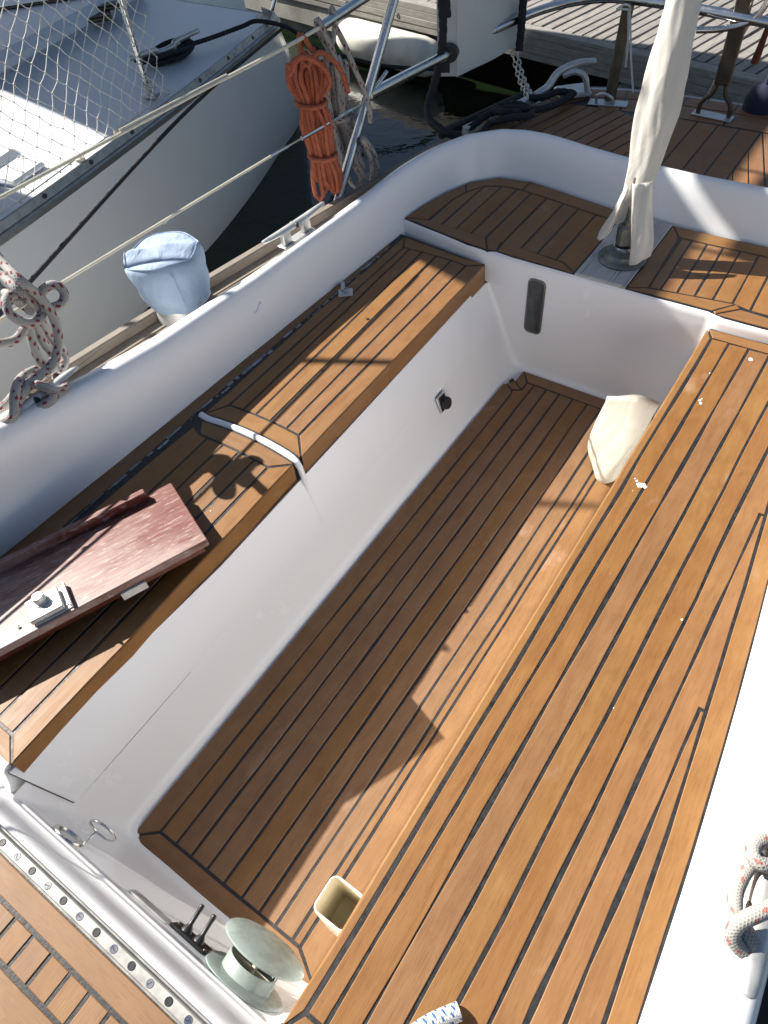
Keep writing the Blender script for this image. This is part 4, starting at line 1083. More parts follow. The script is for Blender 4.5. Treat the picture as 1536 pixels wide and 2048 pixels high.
kids.append(flap('flap', [(-.562, 1.945, .63), (-.535, 1.910, .55), (-.514, 1.890, .48), (-.503, 1.876, .432)], [(-.518, 1.985, .63), (-.490, 1.955, .55), (-.466, 1.935, .49), (-.462, 1.922, .452)]))
bpy.context.view_layer.update(); inv = slv.matrix_world.inverted()
for o in kids: o.parent = slv; o.matrix_parent_inverse = inv

# ---- beige canvas bag leaning against the right bench side
rr = []; n = 44
for i in range(22):
    t = i / 21; z = .004 + .272 * t
    c = Vector((-.352 + .032 * t, 1.482 + .045 * t, z)); h = Vector((.046, -.050, 0)).lerp(Vector((.070, .004, .012)), t) * (1 + .16 * math.sin(PI * min(1, t * 1.1)))
    if t < .12: h = h * (.72 + .28 * math.sin(PI / 2 * t / .12))
    th = (.030 * math.sin(PI * min(1, .18 + t * .82)) + .006); q_ = Vector((-h.y, h.x, 0)).normalized() * th; P = []
    for k in range(n):
        a = 2 * PI * k / n; ca, sa = math.cos(a), math.sin(a); sc = (abs(ca) ** 3.2 + abs(sa) ** 3.2) ** (-1 / 3.2)
        wr = 1 + .05 * math.sin(5 * a + 6 * t) * (1 - .5 * t) + .03 * math.sin(11 * a - 9 * t)
        p = c + h * (sc * ca) + q_ * (sc * sa * wr)
        p.z += .010 * math.sin(3.1 * ca + 1.0) * t ** 3 + (.020 * (1 - ca) * (1 - t) ** 6)
        P.append(p)
    rr.append(P)
bag = blob_loft('canvas_bag', rr, CANVAS_BAG)
tag(bag, 'beige canvas bag standing on the sole against the right bench', 'bag')

# ---- ropes
def rope(name, strands, r, mat, label, cat, n=10, twist=None, group_=None):
    q = MB()
    for s in strands: q.tube(s, r, n, r * .7 if not twist else r * .5, twist)
    o = q.build(name, mat, None, True, 75, True)
    return tag(o, label, cat, group_)
RL = .0108
rope('mooring_line', [
    [(-1.80, 0.60, .87), (-1.646, 0.688, 0.858), (-1.558, 0.672, 0.806), (-1.465, 0.649, 0.798), (-1.46, 0.667, 0.749), (-1.455, 0.675, 0.698), (-1.45, 0.662, 0.646), (-1.445, 0.632, 0.61), (-1.435, 0.594, 0.602), (-1.415, 0.548, 0.612), (-1.40, 0.50, 0.612), (-1.38, 0.452, 0.60), (-1.372, 0.425, 0.58), (-1.385, .40, .572), (-1.41, .40, .575)],
    [(-1.82, 0.58, .84), (-1.669, 0.680, 0.822), (-1.579, 0.667, 0.771), (-1.49, 0.647, 0.77), (-1.485, 0.661, 0.729), (-1.49, 0.668, 0.70)],
    [(-1.84, 0.58, .80), (-1.69, 0.681, 0.767), (-1.606, 0.658, 0.731), (-1.515, 0.639, 0.742), (-1.51, 0.65, 0.712)],
    [(-1.505, 0.650, 0.700), (-1.50, 0.654, 0.707), (-1.49, 0.691, 0.732), (-1.48, 0.712, 0.741), (-1.47, 0.727, 0.736), (-1.46, 0.727, 0.716), (-1.455, 0.708, 0.704), (-1.46, 0.686, 0.705), (-1.475, 0.668, 0.708)],
    [(-1.515, 0.674, 0.729), (-1.505, 0.633, 0.756), (-1.485, 0.605, 0.758), (-1.47, 0.596, 0.737), (-1.46, 0.613, 0.708), (-1.465, 0.645, 0.696), (-1.485, 0.673, 0.701), (-1.505, 0.675, 0.719)],
    [(-1.5, 0.44, 0.73), (-1.5, 0.513, 0.701), (-1.5, 0.553, 0.678), (-1.5, 0.587, 0.665), (-1.5, 0.617, 0.673), (-1.5, 0.641, 0.685)],
    [(-1.5, 0.636, 0.682), (-1.5, 0.618, 0.63), (-1.5, 0.615, 0.588), (-1.49, 0.61, 0.565), (-1.48, 0.572, 0.566)],
    [(-1.5, 0.649, 0.674), (-1.51, 0.649, 0.62), (-1.51, 0.653, 0.587), (-1.5, 0.65, 0.563), (-1.48, .62, .565)],
    [(-1.51, 0.667, 0.666), (-1.52, 0.678, 0.604), (-1.52, 0.685, 0.562), (-1.51, 0.674, 0.539), (-1.5, 0.645, 0.536), (-1.49, 0.622, 0.559), (-1.47, 0.597, 0.57)],
    [(-1.44, .36, .575), (-1.419, 0.394, 0.580), (-1.365, 0.442, 0.605), (-1.384, 0.476, 0.628), (-1.421, 0.512, 0.625), (-1.468, 0.553, 0.6), (-1.49, 0.591, 0.58)],
    [(-1.47, 0.40, 0.57), (-1.455, 0.47, 0.575), (-1.434, 0.527, 0.605), (-1.383, 0.538, 0.615), (-1.355, 0.553, 0.6), (-1.372, 0.585, 0.582), (-1.43, 0.600, 0.575)],
    [(-1.418, 0.455, 0.57), (-1.378, 0.492, 0.575), (-1.356, 0.534, 0.588), (-1.36, 0.556, 0.60)]],
    RL, WROPE, 'white rope with red flecks hitched on the guard wire above the left cleat', 'rope', 10, None, 'mooring lines with red flecks')
rope('mooring_line', [
    [(0.27, 0.410, .57), (0.246, 0.428, 0.575), (0.229, 0.414, 0.590), (0.213, 0.409, 0.595), (0.207, 0.423, 0.590), (0.214, 0.440, 0.584), (0.232, 0.452, 0.575), (.27, .44, .57)],
    [(0.222, 0.428, 0.580), (0.212, 0.405, 0.572), (0.208, 0.373, 0.570), (0.214, 0.345, 0.572), (0.225, 0.331, 0.576), (0.245, 0.322, 0.570)],
    [(.285, .405, .60), (0.256, 0.380, 0.604), (0.238, 0.358, 0.607), (0.225, 0.341, 0.605), (0.214, 0.325, 0.598), (0.216, 0.314, 0.584), (0.230, 0.310, 0.570), (0.250, 0.314, 0.56)]],
    RL * .90, WROPE_SUNLIT, 'rope with red flecks painted pale as in strong sun, made fast on the right coaming cleat', 'rope', 10, None, 'mooring lines with red flecks')
rope('rope_tail', [[(-.10, -.06, .378), (-.075, 0.0, .380), (-.055, .040, .381), (-.036, .066, .381), (-.027, .078, .380)]], .0125, BROPE, 'white rope end with blue flecks on the right bench', 'rope', 14)

def hank(name, C, e1, e2, keyz, loops, r, mat, label, wraps, seed, tail=None):
    random.seed(seed); C = Vector(C); e1 = Vector(e1).normalized(); e2 = Vector(e2).normalized(); q = MB()
    def W(z):  # half width at height z
        for (a, wa, ca), (b, wb_, cb) in zip(keyz, keyz[1:]):
            if z >= b: t = (z - b) / (a - b); t = t * t * (3 - 2 * t); return wb_ + (wa - wb_) * t, cb + (ca - cb) * t
        return keyz[-1][1], keyz[-1][2]
    ztop_, zbot = keyz[0][0], keyz[-1][0]; P = []
    for i in range(loops):
        s0 = -1 + 1.5 * i / max(1, loops - 1); s1 = s0 + .5
        d0, d1 = random.uniform(-.9, .9), random.uniform(-.9, .9)
        zt = ztop_ - random.uniform(0, .05); zb = zbot + random.uniform(0, .07)
        zs_ = [zt + (zb - zt) * k / 7 for k in range(8)]
        for z in zs_: w_, c_ = W(z); P.append(C + e1 * (c_ + s0 * w_ + random.gauss(0, .0012)) + e2 * (d0 * (w_ * .55 + .006)) + Vector((0, 0, z)))
        w_, c_ = W(zb); P.append(C + e1 * (c_ + (s0 + s1) / 2 * w_) + e2 * ((d0 + d1) / 2 * (w_ * .55 + .006)) + Vector((0, 0, zb - .016)))
        for z in reversed(zs_): w_, c_ = W(z); P.append(C + e1 * (c_ + s1 * w_ + random.gauss(0, .0012)) + e2 * (d1 * (w_ * .55 + .006)) + Vector((0, 0, z)))
        w_, c_ = W(zt); P.append(C + e1 * (c_ + s1 * w_ * .9) + e2 * (d1 * .02) + Vector((0, 0, zt + .012)))
    q.tube(P, r, 8, .012)
    for z, turns in wraps:
        w_, c_ = W(z); Wp = []
        for k in range(int(turns * 14) + 1):
            a = 2 * PI * k / 14 + 1.0; Wp.append(C + e1 * (c_ + (w_ + r * 1.2) * math.cos(a)) + e2 * ((w_ * .62 + r * 1.9) * math.sin(a)) + Vector((0, 0, z + .004 * math.sin(a) - k / 14 * r * 1.8)))
        q.tube(Wp, r, 8, .008)
    for t in (tail or []): q.tube(t, r, 8, .01)
    o = q.build(name, mat, None, True, 75, True); return tag(o, label, 'rope coil', 'rope coils hanging on the guard wire')
E1 = (.83, .56, 0); E2 = (-.56, .83, 0)
hank('rope_coil', (-1.540, 1.775, -.012), E1, E2, [(.895, .042, .0), (.85, .058, -.004), (.80, .050, -.002), (.755, .030, .004), (.70, .045, .010), (.64, .038, .012), (.60, .034, .016), (.54, .046, .022), (.47, .050, .026)], 8, .0074, ORANGE,
     'orange rope coil hanging from the upper guard wire', [(.770, 1.3), (.612, 1.2)], 4,
     [[(-1.50, 1.80, .835), (-1.492, 1.765, .885), (-1.497, 1.742, .93), (-1.512, 1.735, .945), (-1.515, 1.735, .90), (-1.51, 1.73, .86)],
      [(-1.47, 1.70, .88), (-1.465, 1.745, .90), (-1.462, 1.79, .88), (-1.452, 1.83, .83), (-1.448, 1.85, .765)],
      [(-1.515, 1.67, .86), (-1.48, 1.69, .905), (-1.455, 1.745, .87), (-1.45, 1.77, .82), (-1.47, 1.755, .785)]])
hank('rope_coil', (-1.590, 1.965, -.02), E1, E2, [(.84, .030, .0), (.79, .046, -.004), (.74, .042, -.006), (.69, .036, -.006), (.64, .040, .0), (.56, .050, .016), (.49, .060, .03), (.43, .066, .05)], 6, .0082, WROPE,
     'white rope coil with red flecks hanging beside the orange one', [(.665, 1.3)], 9,
     [[(-1.49, 1.86, .80), (-1.48, 1.84, .87), (-1.49, 1.822, .925), (-1.505, 1.815, .958), (-1.515, 1.82, .94), (-1.51, 1.85, .88), (-1.49, 1.89, .80)],
      [(-1.505, 1.83, .85), (-1.495, 1.865, .90), (-1.495, 1.882, .945), (-1.505, 1.885, .968), (-1.512, 1.89, .94), (-1.48, 1.905, .86), (-1.462, 1.915, .80), (-1.45, 1.935, .74), (-1.448, 1.95, .68), (-1.452, 1.955, .64)],
      [(-1.47, 1.93, .60), (-1.462, 1.97, .54), (-1.462, 1.99, .48), (-1.47, 1.985, .435)], [(-1.465, 1.92, .60), (-1.46, 1.945, .54), (-1.462, 1.955, .48), (-1.47, 1.945, .43)]])
# ---- lifebuoy in its white cover, ropes and chain on the quarter
lbm = empty('lifebuoy_bag', (-1.48, 2.75, .42)); tag(lbm, 'white vinyl lifebuoy cover hanging on the pushpit rail', 'lifebuoy cover')
rr = []
A0, B0, C0_, D0 = Vector((-1.555, 2.545, 0)), Vector((-1.487, 2.575, 0)), Vector((-1.428, 2.965, 0)), Vector((-1.50, 2.955, 0))
for z, s in ((.566, .94), (.570, .985), (.58, 1.0), (.70, 1.0), (.82, 1.0), (.95, .99), (1.08, .96), (1.12, .92), (1.13, .8)):
    cen = (A0 + B0 + C0_ + D0) / 4; P = []
    quad = [A0, B0, C0_, D0]
    for i in range(4):
        a, b = quad[i], quad[(i + 1) % 4]; m_ = 12 if i % 2 else 4
        for k in range(m_):
            t = k / m_; p = a.lerp(b, t); p = cen + (p - cen) * s
            if 0 < k: p = p + Vector((.99, -.15, 0)) * ((.004 * math.sin(5 * t + z * 20) + .006 * math.sin(PI * t)) * (1 if i == 1 else -1 if i == 3 else 0))
            P.append(p + Vector((0, 0, z)))
    rr.append(P)
kids = [loft('cover', rr, PVC, None, True, True, 45)]
q = MB(); q.box((-1.452, 2.562, .697), (.040, .006, .085), ((.93, .37, 0), (-.37, .93, 0), (0, 0, 1)), .002); 
q = MB(); q.tube([B0 + Vector((.002, -.003, z)) for z in (.57, .75, .95, 1.1)], .003, 6, .05); q.tube([B0 + Vector((.003, 0, .572)), B0.lerp(C0_, .5) + Vector((.007, 0, .571)), C0_ + Vector((.002, 0, .572))], .003, 6, .05); kids.append(q.build('piping', PVC))
q = MB(); q.lathe((-1.508, 2.548, .654), (-.30, .95, 0), [(.030, -.018), (.030, .012)], 20, True, 1.3, (0, 0, 1)); kids.append(q.build('rail_slot', BLACKP))
q = MB(); q.box((-1.528, 2.548, .61), (.045, .004, .05), ((.91, .40, 0), (-.40, .91, 0), (0, 0, 1)), .001); kids.append(q.build('strap_tab', BLACKP))
bpy.context.view_layer.update(); inv = lbm.matrix_world.inverted()
for o in kids: o.parent = lbm; o.matrix_parent_inverse = inv
rope('dock_line', [[(-1.500, 2.45, 1.05), (-1.503, 2.5, .914), (-1.506, 2.5, .829), (-1.502, 2.5, .74), (-1.515, 2.5, .644), (-1.543, 2.5, .556), (-1.55, 2.47, .50), (-1.51, 2.41, .475), (-1.46, 2.385, .465), (-1.40, 2.37, .455), (-1.37, 2.40, .44)],
                   [(-1.487, 2.46, 1.04), (-1.488, 2.50, .93), (-1.492, 2.503, .84), (-1.488, 2.505, .78)]], .0145, BLACKR, 'thick black laid rope hanging left of the white lifebuoy cover', 'rope', 12, 70, 'black dock lines by the lifebuoy cover')
rope('dock_line', [[(-1.394, 2.9, .90), (-1.394, 2.9, .814), (-1.389, 2.9, .737), (-1.389, 2.9, .64), (-1.392, 2.9, .571)]], .0150, BLACKR, 'short black laid rope hanging right of the white lifebuoy cover', 'rope', 12, 70, 'black dock lines by the lifebuoy cover')
ch0 = Vector((-1.47, 2.97, .60)); ch1 = Vector((-1.27, 2.77, .455))
chain = empty('chain', (-1.30, 2.80, .44)); tag(chain, 'short galvanised chain running down to the stern rail', 'chain'); kids = []
n = 15
def oval_link(c, A, B, L, W_, r):
    q = MB(); P = []
    for k in range(16):
        a = 2 * PI * k / 16; P.append(c + A * (L * (math.cos(a) * .62 + .38 * max(-1, min(1, 1.6 * math.cos(a))))) + B * (W_ * math.sin(a)))
    q.tube(P, r, 6, .006, closed=True); return q
base_link = None
for s in range(2):
    for k in range(n):
        t = (k + .5) / n; c = ch0.lerp(ch1, t) + Vector((0, 0, -.030 * math.sin(PI * t))) + Vector((.012 * s - .006, .010 * s, .006 * s))
        A = (ch1 - ch0).normalized(); Bv = A.cross(Vector((0, 0, 1))).normalized() if k % 2 else A.cross(A.cross(Vector((0, 0, 1)))).normalized()
        Bv = (Bv * math.cos(.5 * s + .3) + A.cross(Bv) * math.sin(.5 * s + .3)).normalized()
        kids.append(oval_link(c, A, Bv, .0125, .0075, .0024).build('chain_link', CHROME))
bpy.context.view_layer.update(); inv = chain.matrix_world.inverted()
for o in kids: o.parent = chain; o.matrix_parent_inverse = inv
rope('stern_line', [[(-1.29, 2.40, .452), (-1.28, 2.47, .475), (-1.24, 2.46, .495), (-1.20, 2.49, .50), (-1.17, 2.56, .485), (-1.20, 2.64, .47), (-1.27, 2.66, .475), (-1.33, 2.62, .47)],
                    [(-1.30, 2.55, .49), (-1.23, 2.58, .495), (-1.18, 2.66, .47), (-1.15, 2.78, .455), (-1.14, 2.90, .45)],
                    [(-1.36, 2.44, .45), (-1.31, 2.53, .485), (-1.25, 2.52, .50), (-1.22, 2.56, .49), (-1.26, 2.61, .48), (-1.33, 2.56, .475)],
                    [(-1.27, 2.765, .46), (-1.22, 2.79, .462), (-1.19, 2.86, .462), (-1.15, 2.90, .45)]], .0125, BLACKR, 'black rope belayed round the left stern rail strip', 'rope', 12, 70)
rope('hanging_cord', [[(-1.03, 2.93, .735), (-1.0, 2.925, .752), (-.985, 2.94, .74), (-.99, 2.945, .72), (-.975, 2.945, .64), (-.966, 2.945, .55)],
                      [(-.99, 2.94, .735), (-.975, 2.935, .70), (-.945, 2.93, .58), (-.915, 2.93, .475)],
                      [(-1.035, 2.945, .73), (-1.02, 2.92, .738), (-.99, 2.925, .738), (-.985, 2.95, .73)]], .0038, TWINE, 'thin pale cord tied to the stern post with two tails hanging', 'cord', 7)
# dark blue buoy hanging beyond the strut
q = MB(); q.lathe((-.48, 3.10, .36), (0, 0, 1), [(.01, 0), (.05, .01), (.062, .05), (.062, .10), (.045, .135), (.012, .15), (.008, .20)], 24)
tag(q.build('fender', NAVY), 'small dark blue fender hanging behind the stern strut', 'fender')

# ================================================================== NEIGHBOUR YACHT
nb = empty('neighbour_yacht', (-4.6, 1.0, -.55)); tag(nb, 'white racing yacht berthed on the left with grey toe rail', 'yacht')
NP = []
ZN = .18
TOE = [(-2.60, -1.2), (-2.70, -.5), (-2.80, .3), (-2.90, 1.0), (-3.00, 1.6), (-3.165, 2.4), (-3.33, 3.1), (-3.47, 3.62), (-3.53, 3.84), (-3.60, 3.95), (-3.75, 4.0)]
WLN = [(-2.72, -1.2), (-2.78, -.5), (-2.85, .3), (-2.92, 1.0), (-2.99, 1.7), (-3.12, 2.45), (-3.34, 3.15), (-3.56, 3.70), (-3.70, 4.08), (-3.85, 4.30), (-4.05, 4.40)]
toe = catmull([Vector((x, y, 0)) for x, y in TOE], .1); wl_ = catmull([Vector((x, y, 0)) for x, y in WLN], .1)
tA = frac([tuple(v.xy) for v in toe], 50); wA = frac([tuple(v.xy) for v in wl_], 50)
sec = []
for t, z, bul in ((0, ZN, 0), (.03, ZN - .02, .004), (.3, -.03, .03), (.6, -.25, .035), (.85, -.44, .02), (1.0, -.56, 0), (1.15, -.75, -.08)):
    R__ = []
    for i, (a, b) in enumerate(zip(tA, wA)):
        tt = (Vector(tA[min(i + 1, 49)]) - Vector(tA[max(i - 1, 0)])).normalized(); nn = Vector((tt.y, -tt.x))
        p = a.lerp(b, t) + nn * bul; R__.append((p.x, p.y, z))
    sec.append(R__)
NP.append(loft('hull', sec, HULLM, ang=60))
dk = [(p.x, p.y, ZN - .004) for p in tA] + [(-5.6, 4.02, ZN + .0), (-6.4, 3.6, ZN), (-6.6, -1.2, ZN)]
NP.append(mesh('deck', dk, [tuple(range(len(dk)))], DECKGREY, smooth=False))
NP.append(mesh('transom', [(-3.75, 4.0, ZN), (-5.6, 4.0, ZN), (-5.5, 4.4, -.56), (-4.05, 4.4, -.56)], [(0, 1, 2, 3)], HULLM, smooth=False))
# raised cockpit coaming and coachroof
ck_ = MB(); ck_.box((-5.1, 2.6, ZN + .05), (1.1, 2.6, .12), ((.98, .2, 0), (-.2, .98, 0), (0, 0, 1)), .04); NP.append(ck_.build('cockpit_coaming', DECKGREY))
ck_ = MB(); ck_.box((-3.75, 1.35, ZN + .025), (.75, .9, .06), ((.98, .2, 0), (-.2, .98, 0), (0, 0, 1)), .028); NP.append(ck_.build('deck_locker', GEL))
ck_ = MB(); ck_.box((-3.37, 1.72, ZN + .012), (.20, .22, .03), ((.98, .2, 0), (-.2, .98, 0), (0, 0, 1)), .012); NP.append(ck_.build('deck_step', GEL))
# perforated aluminium toe rail
def offp(pts, d): return [Vector(p) for p in off([tuple(q) for q in pts], d)]
tr_ = []
to = [tuple(v.xy) for v in toe]
for d, z in ((-.012, ZN - .028), (-.012, ZN - .004), (-.004, ZN + .002), (.002, ZN + .004), (.012, ZN + .034), (.017, ZN + .036), (.022, ZN + .034), (.014, ZN + .004), (.060, ZN + .002), (.062, ZN - .004)):
    # lean the rail inboard
    pts = off(to, -d if False else d); tr_.append([(-0 + p[0] - 0.0, p[1], z) for p in [(q_[0], q_[1]) for q_ in off(to, -(-d))]])
def inb(d): # inboard is to the left of travel for the right hand edge
    out = []
    for i, p in enumerate(to):
        t = (Vector(to[min(i + 1, len(to) - 1)]) - Vector(to[max(i - 1, 0)])).normalized(); out.append((p[0] - t.y * d, p[1] + t.x * d))
    return out
rail_rings = [[(x, y, z) for x, y in inb(d)] for d, z in ((-.010, ZN - .03), (-.012, ZN - .004), (-.006, ZN + .003), (.004, ZN + .005), (.016, ZN + .036), (.021, ZN + .039), (.026, ZN + .036), (.020, ZN + .006), (.072, ZN + .003), (.074, ZN - .004))]
trn = loft('toe_rail', rail_rings, ALU, None, False, False, 30); NP.append(trn)
LT = [0]
for a, b in zip(to, to[1:]): LT.append(LT[-1] + (Vector(b) - Vector(a)).length)
def at_len(s, d, z):
    i = max(j for j in range(len(LT)) if LT[j] <= s); i = min(i, len(to) - 2); t = (s - LT[i]) / (LT[i + 1] - LT[i]); p = inb(d); a = Vector(p[i]).lerp(Vector(p[i + 1]), t); tt = (Vector(to[i + 1]) - Vector(to[i])).normalized()
    return Vector((a.x, a.y, z)), Vector((tt.x, tt.y, 0))
s = 1.2
while s < 5.1:
    p, t = at_len(s, .013, ZN + .021); nn = Vector((t.y, -t.x, .0)); up = Vector((-t.y * .35, t.x * .35, .93))
    q = MB(); q.lathe(p + nn * .0005, (nn * .93 + Vector((0, 0, .35))), [(.0145, -.006), (.0145, .003)], 16, True, .75, t); q.build('rail_hole', BLACKP, trn)
    p, t = at_len(s + .1, .052, ZN + .004); q = MB(); q.lathe(p, (0, 0, 1), [(.007, 0), (.006, .003), (.002, .004)], 10); q.build('rail_bolt', STEEL, trn)
    s += .33
# stanchion with its lashings, safety net
p, t = at_len(3.99, .06, ZN)
st0 = Vector((-3.44, 2.66, ZN + .004))
q = MB(); q.cyl(st0, st0 + Vector((-.02, .02, .75)), .0135, 14); NP.append(q.build('stanchion', STEEL))
q = MB(); q.box(st0 + Vector((.01, 0, .010)), (.09, .06, .02), ((.98, .2, 0), (-.2, .98, 0), (0, 0, 1)), .004); q.cyl(st0, st0 + Vector((0, 0, .05)), .018, 12); NP.append(q.build('stanchion_foot', ALUW))
q = MB(); q.cyl((-2.97, 1.17, ZN), (-2.985, 1.19, .95), .0135, 14); NP.append(q.build('stanchion', STEEL))
q = MB(); q.box((-2.97, 1.17, ZN + .01), (.09, .06, .02), ((.98, .2, 0), (-.2, .98, 0), (0, 0, 1)), .004); NP.append(q.build('stanchion_foot', ALUW))
q = MB(); q.tube([(-3.46, 2.68, .92), (-2.985, 1.19, .93), (-2.6, -.6, .93)], .003, 6, .1, smooth=False); NP.append(q.build('guard_wire', WIRE))
for (y, h) in ((1.86, .0), (2.15, .0)):
    p, t = at_len(1.24 + (y - .0) * 1.03, .045, ZN + .03); q = MB(); q.lathe(p, (0, 0, 1), [(.018, 0), (.024, .008), (.022, .02), (.010, .026)], 16); NP.append(q.build('net_button', IVORY))
p, t = at_len(2.55, .05, ZN); q = MB(); q.box(p + Vector((0, 0, .022)), (.05, .08, .045), ((.98, .2, 0), (-.2, .98, 0), (0, 0, 1)), .006); NP.append(q.build('pad_block', DARKMETAL))
# dark traveller bar on the deck
q = MB(); q.tube([(-5.30, 3.05, .30), (-4.85, 3.55, .30), (-4.55, 3.92, .32)], .010, 8, .1); q.box((-4.80, 3.42, .252), (.10, .50, .03), ((.78, -.62, 0), (.62, .78, 0), (0, 0, 1)), .01); q.box((-4.72, 3.40, .225), (.16, .22, .03), ((.78, -.62, 0), (.62, .78, 0), (0, 0, 1)), .008); NP.append(q.build('deck_track', DARKMETAL))
# big cleat with a black line wound under it
cl_c = Vector((-3.76, 3.12, ZN)); cl_a = Vector((.10, .995, 0)).normalized()
q = MB(); cw = cl_a.cross(Vector((0, 0, 1)))
for s_ in (-1, 1):
    q.tube([cl_c + cl_a * (s_ * .06) + Vector((0, 0, .0)), cl_c + cl_a * (s_ * .065) + Vector((0, 0, .055)), cl_c + cl_a * (s_ * .10) + Vector((0, 0, .072)), cl_c + cl_a * (s_ * .26) + Vector((0, 0, .078))], .017, 10, .01, rfun=lambda t: 1.15 - .35 * t)
q.tube([cl_c + cl_a * -.10 + Vector((0, 0, .06)), cl_c + Vector((0, 0, .05)), cl_c + cl_a * .10 + Vector((0, 0, .06))], .016, 10, .01); NP.append(q.build('deck_cleat', ALUW))
# unseen sheets added above the neighbour's deck, shaped to cast shade on both yachts
caster = []
for t in np.linspace(0, 1, 12):
    row = []
    for x in np.linspace(-8.2, -2.90, 14):
        y0 = 1.30 + (-2.90 - x) * .19; row.append((x, y0 + (4.9 - y0) * float(t), 2.34 + .30 * math.sin(PI * (x + 8.2) / 5.36)))
    caster.append(row)
o = loft('shadow_caster_canopy', caster, NAVY); md = o.modifiers.new('thickness', 'SOLIDIFY'); md.thickness = .006; NP.append(o)
fl_ = [[(x, y, 2.34 - .01 * math.sin(y * 9)) for x in (-2.81, -2.74, -2.67, -2.59)] for y in np.linspace(1.89, 2.42, 6)]  # added panel, sized to throw a shadow on our bulwark
o = loft('shadow_caster_flap', fl_, NAVY); md = o.modifiers.new('thickness', 'SOLIDIFY'); md.thickness = .006; NP.append(o)
q = MB(); q.tube([(-2.91, 1.9, 2.345), (-2.585, 1.9, 2.345)], .008, 8, .1, smooth=False); q.tube([(-2.91, 2.41, 2.345), (-2.585, 2.41, 2.345)], .008, 8, .1, smooth=False); NP.append(q.build('shadow_caster_batten', STEEL))
caster2 = [[(x, y, 2.36 + .05 * math.sin(3 * x + y)) for x in np.linspace(-8.2, -5.35, 8)] for y in np.linspace(-1.2, 1.40, 6)]  # second added sheet, shades the forward part of the neighbour's deck
o = loft('shadow_caster_canopy', caster2, NAVY); md = o.modifiers.new('thickness', 'SOLIDIFY'); md.thickness = .006; NP.append(o)
for (xa, ya, xb, yb) in ((-5.38, 1.38, -5.2, .2), (-5.38, -1.18, -5.2, -1.1), (-2.92, 1.32, -2.75, .2), (-2.92, 4.86, -3.70, 3.98 + .02), (-8.15, 2.4, -6.55, .3), (-8.15, 4.86, -6.3, 3.6)):
    q = MB(); q.tube([(xa, ya, 2.335), (xb, yb, ZN)], .0125, 8, .2, smooth=False); NP.append(q.build('shadow_caster_pole', STEEL))
bpy.context.view_layer.update(); inv = nb.matrix_world.inverted()
for o in NP: o.parent = nb; o.matrix_parent_inverse = inv
# net
random.seed(8)
def netp(s, h):
    # from the stanchion forward along the rail; s in metres along, h = height fraction
    y = 2.66 - s; x = np.interp(y, [.3, 1.0, 1.6, 2.4, 2.66], [-2.86, -2.955, -3.06, -3.225, -3.43 + .15])
    sag = -.05 * math.sin(PI * min(1, max(0, h / .72))) * math.sin(PI * min(1, s / 1.6))
    return Vector((x + sag - .02 * h, y, ZN + .04 + h))
q = MB(); cell = .088
nodes = {}
I, J = 42, 18
for i in range(I):
    for j in range(J):
        if (i + j) % 2: continue
        s = i * cell / 2; h = j * cell / 2 * .98
        nodes[i, j] = netp(s + random.gauss(0, .004), min(.73, h) + random.gauss(0, .004)) + Vector((random.gauss(0, .006), 0, 0))
for (i, j), p in nodes.items():
    for d in ((1, 1), (1, -1)):
        k = (i + d[0], j + d[1])
        if k in nodes:
            m_ = (p + nodes[k]) / 2 + Vector((random.gauss(0, .002), 0, -.003)); q.tube([p, m_, nodes[k]], .0019, 4, .05)
    q.box(p, (.007, .007, .007), ((.7, .7, 0), (-.7, .7, 0), (0, 0, 1)))
for k in range(9):   # lashing round the stanchion
    z = .02 + k * .075; c = st0 + Vector((-.02, .02, .75)) * (z / .75)
    q.tube([c + Vector((.018 * math.cos(a), .018 * math.sin(a), .012 * math.sin(a * .5 + k))) for a in np.linspace(0, 2 * PI, 10)], .0022, 5, .02)
    q.tube([c + Vector((.016, -.01, 0)), c + Vector((-.005, -.018, .04)), c + Vector((-.016, .01, .075))], .0020, 5, .02)
for k in range(5):
    a0 = k * 1.3; q.tube([st0 + Vector((.03 * math.cos(a0 + a) + .02, .03 * math.sin(a0 + a), .03 + .01 * k)) for a in np.linspace(0, 5, 9)], .0024, 5, .01)
q.tube([st0 + Vector((.02, 0, .04)), st0 + Vector((.08, .03, .05)), st0 + Vector((.12, .05, .02)), st0 + Vector((.07, .02, .015))], .0024, 5, .01)
q.tube([netp(.0, .0), netp(.6, .005), netp(1.2, .0), netp(1.8, .0)], .003, 5, .05)
net = q.build('safety_net', TWINE, None, True, 60); tag(net, 'white knotted safety net laced along the neighbouring yacht rail', 'net')
# neighbour's lines
cc = cl_c + Vector((0, 0, .022)); sp = []
for k in range(70):
    a = k * .42; rr_ = .05 + .055 * ((k % 35) / 35); sp.append(cc + cl_a * ((rr_ + .075) * 1.05 * math.cos(a)) + cw * ((rr_) * math.sin(a)) + Vector((0, 0, .012 * math.sin(k * .9) + k * .0004)))
p1, _ = at_len(4.72, .045, ZN + .03)
p2, _ = at_len(5.02, .02, ZN + .05)
rope('mooring_line', [sp + [cl_c + cl_a * .2 + Vector((.05, 0, .04)), Vector((-3.62, 3.62, .22)), Vector((-3.56, 3.70, .235)), Vector((-3.48, 3.80, .20)), Vector((-3.44, 3.90, .14)), Vector((-3.5, 4.15, -.03)), Vector((-3.479, 4.5, -.20)), Vector((-3.289, 4.6, -.253)), Vector((-3.1, 4.7, -.279)), Vector((-2.98, 4.9, -.335))]],
     .0125, BLACKR, 'black mooring line wound on the neighbour cleat and led to the dock', 'rope', 8, 80)
rope('spring_line', [[(-3.52, 3.93, .155), (-2.9, 2.45, .28), (-2.231, 1.006, .35), (-2.05, .62, .37), (-1.68, .30, .45)]], .0085, BLACKR, 'thin taut black line stretched across the neighbour white hull', 'rope', 8)
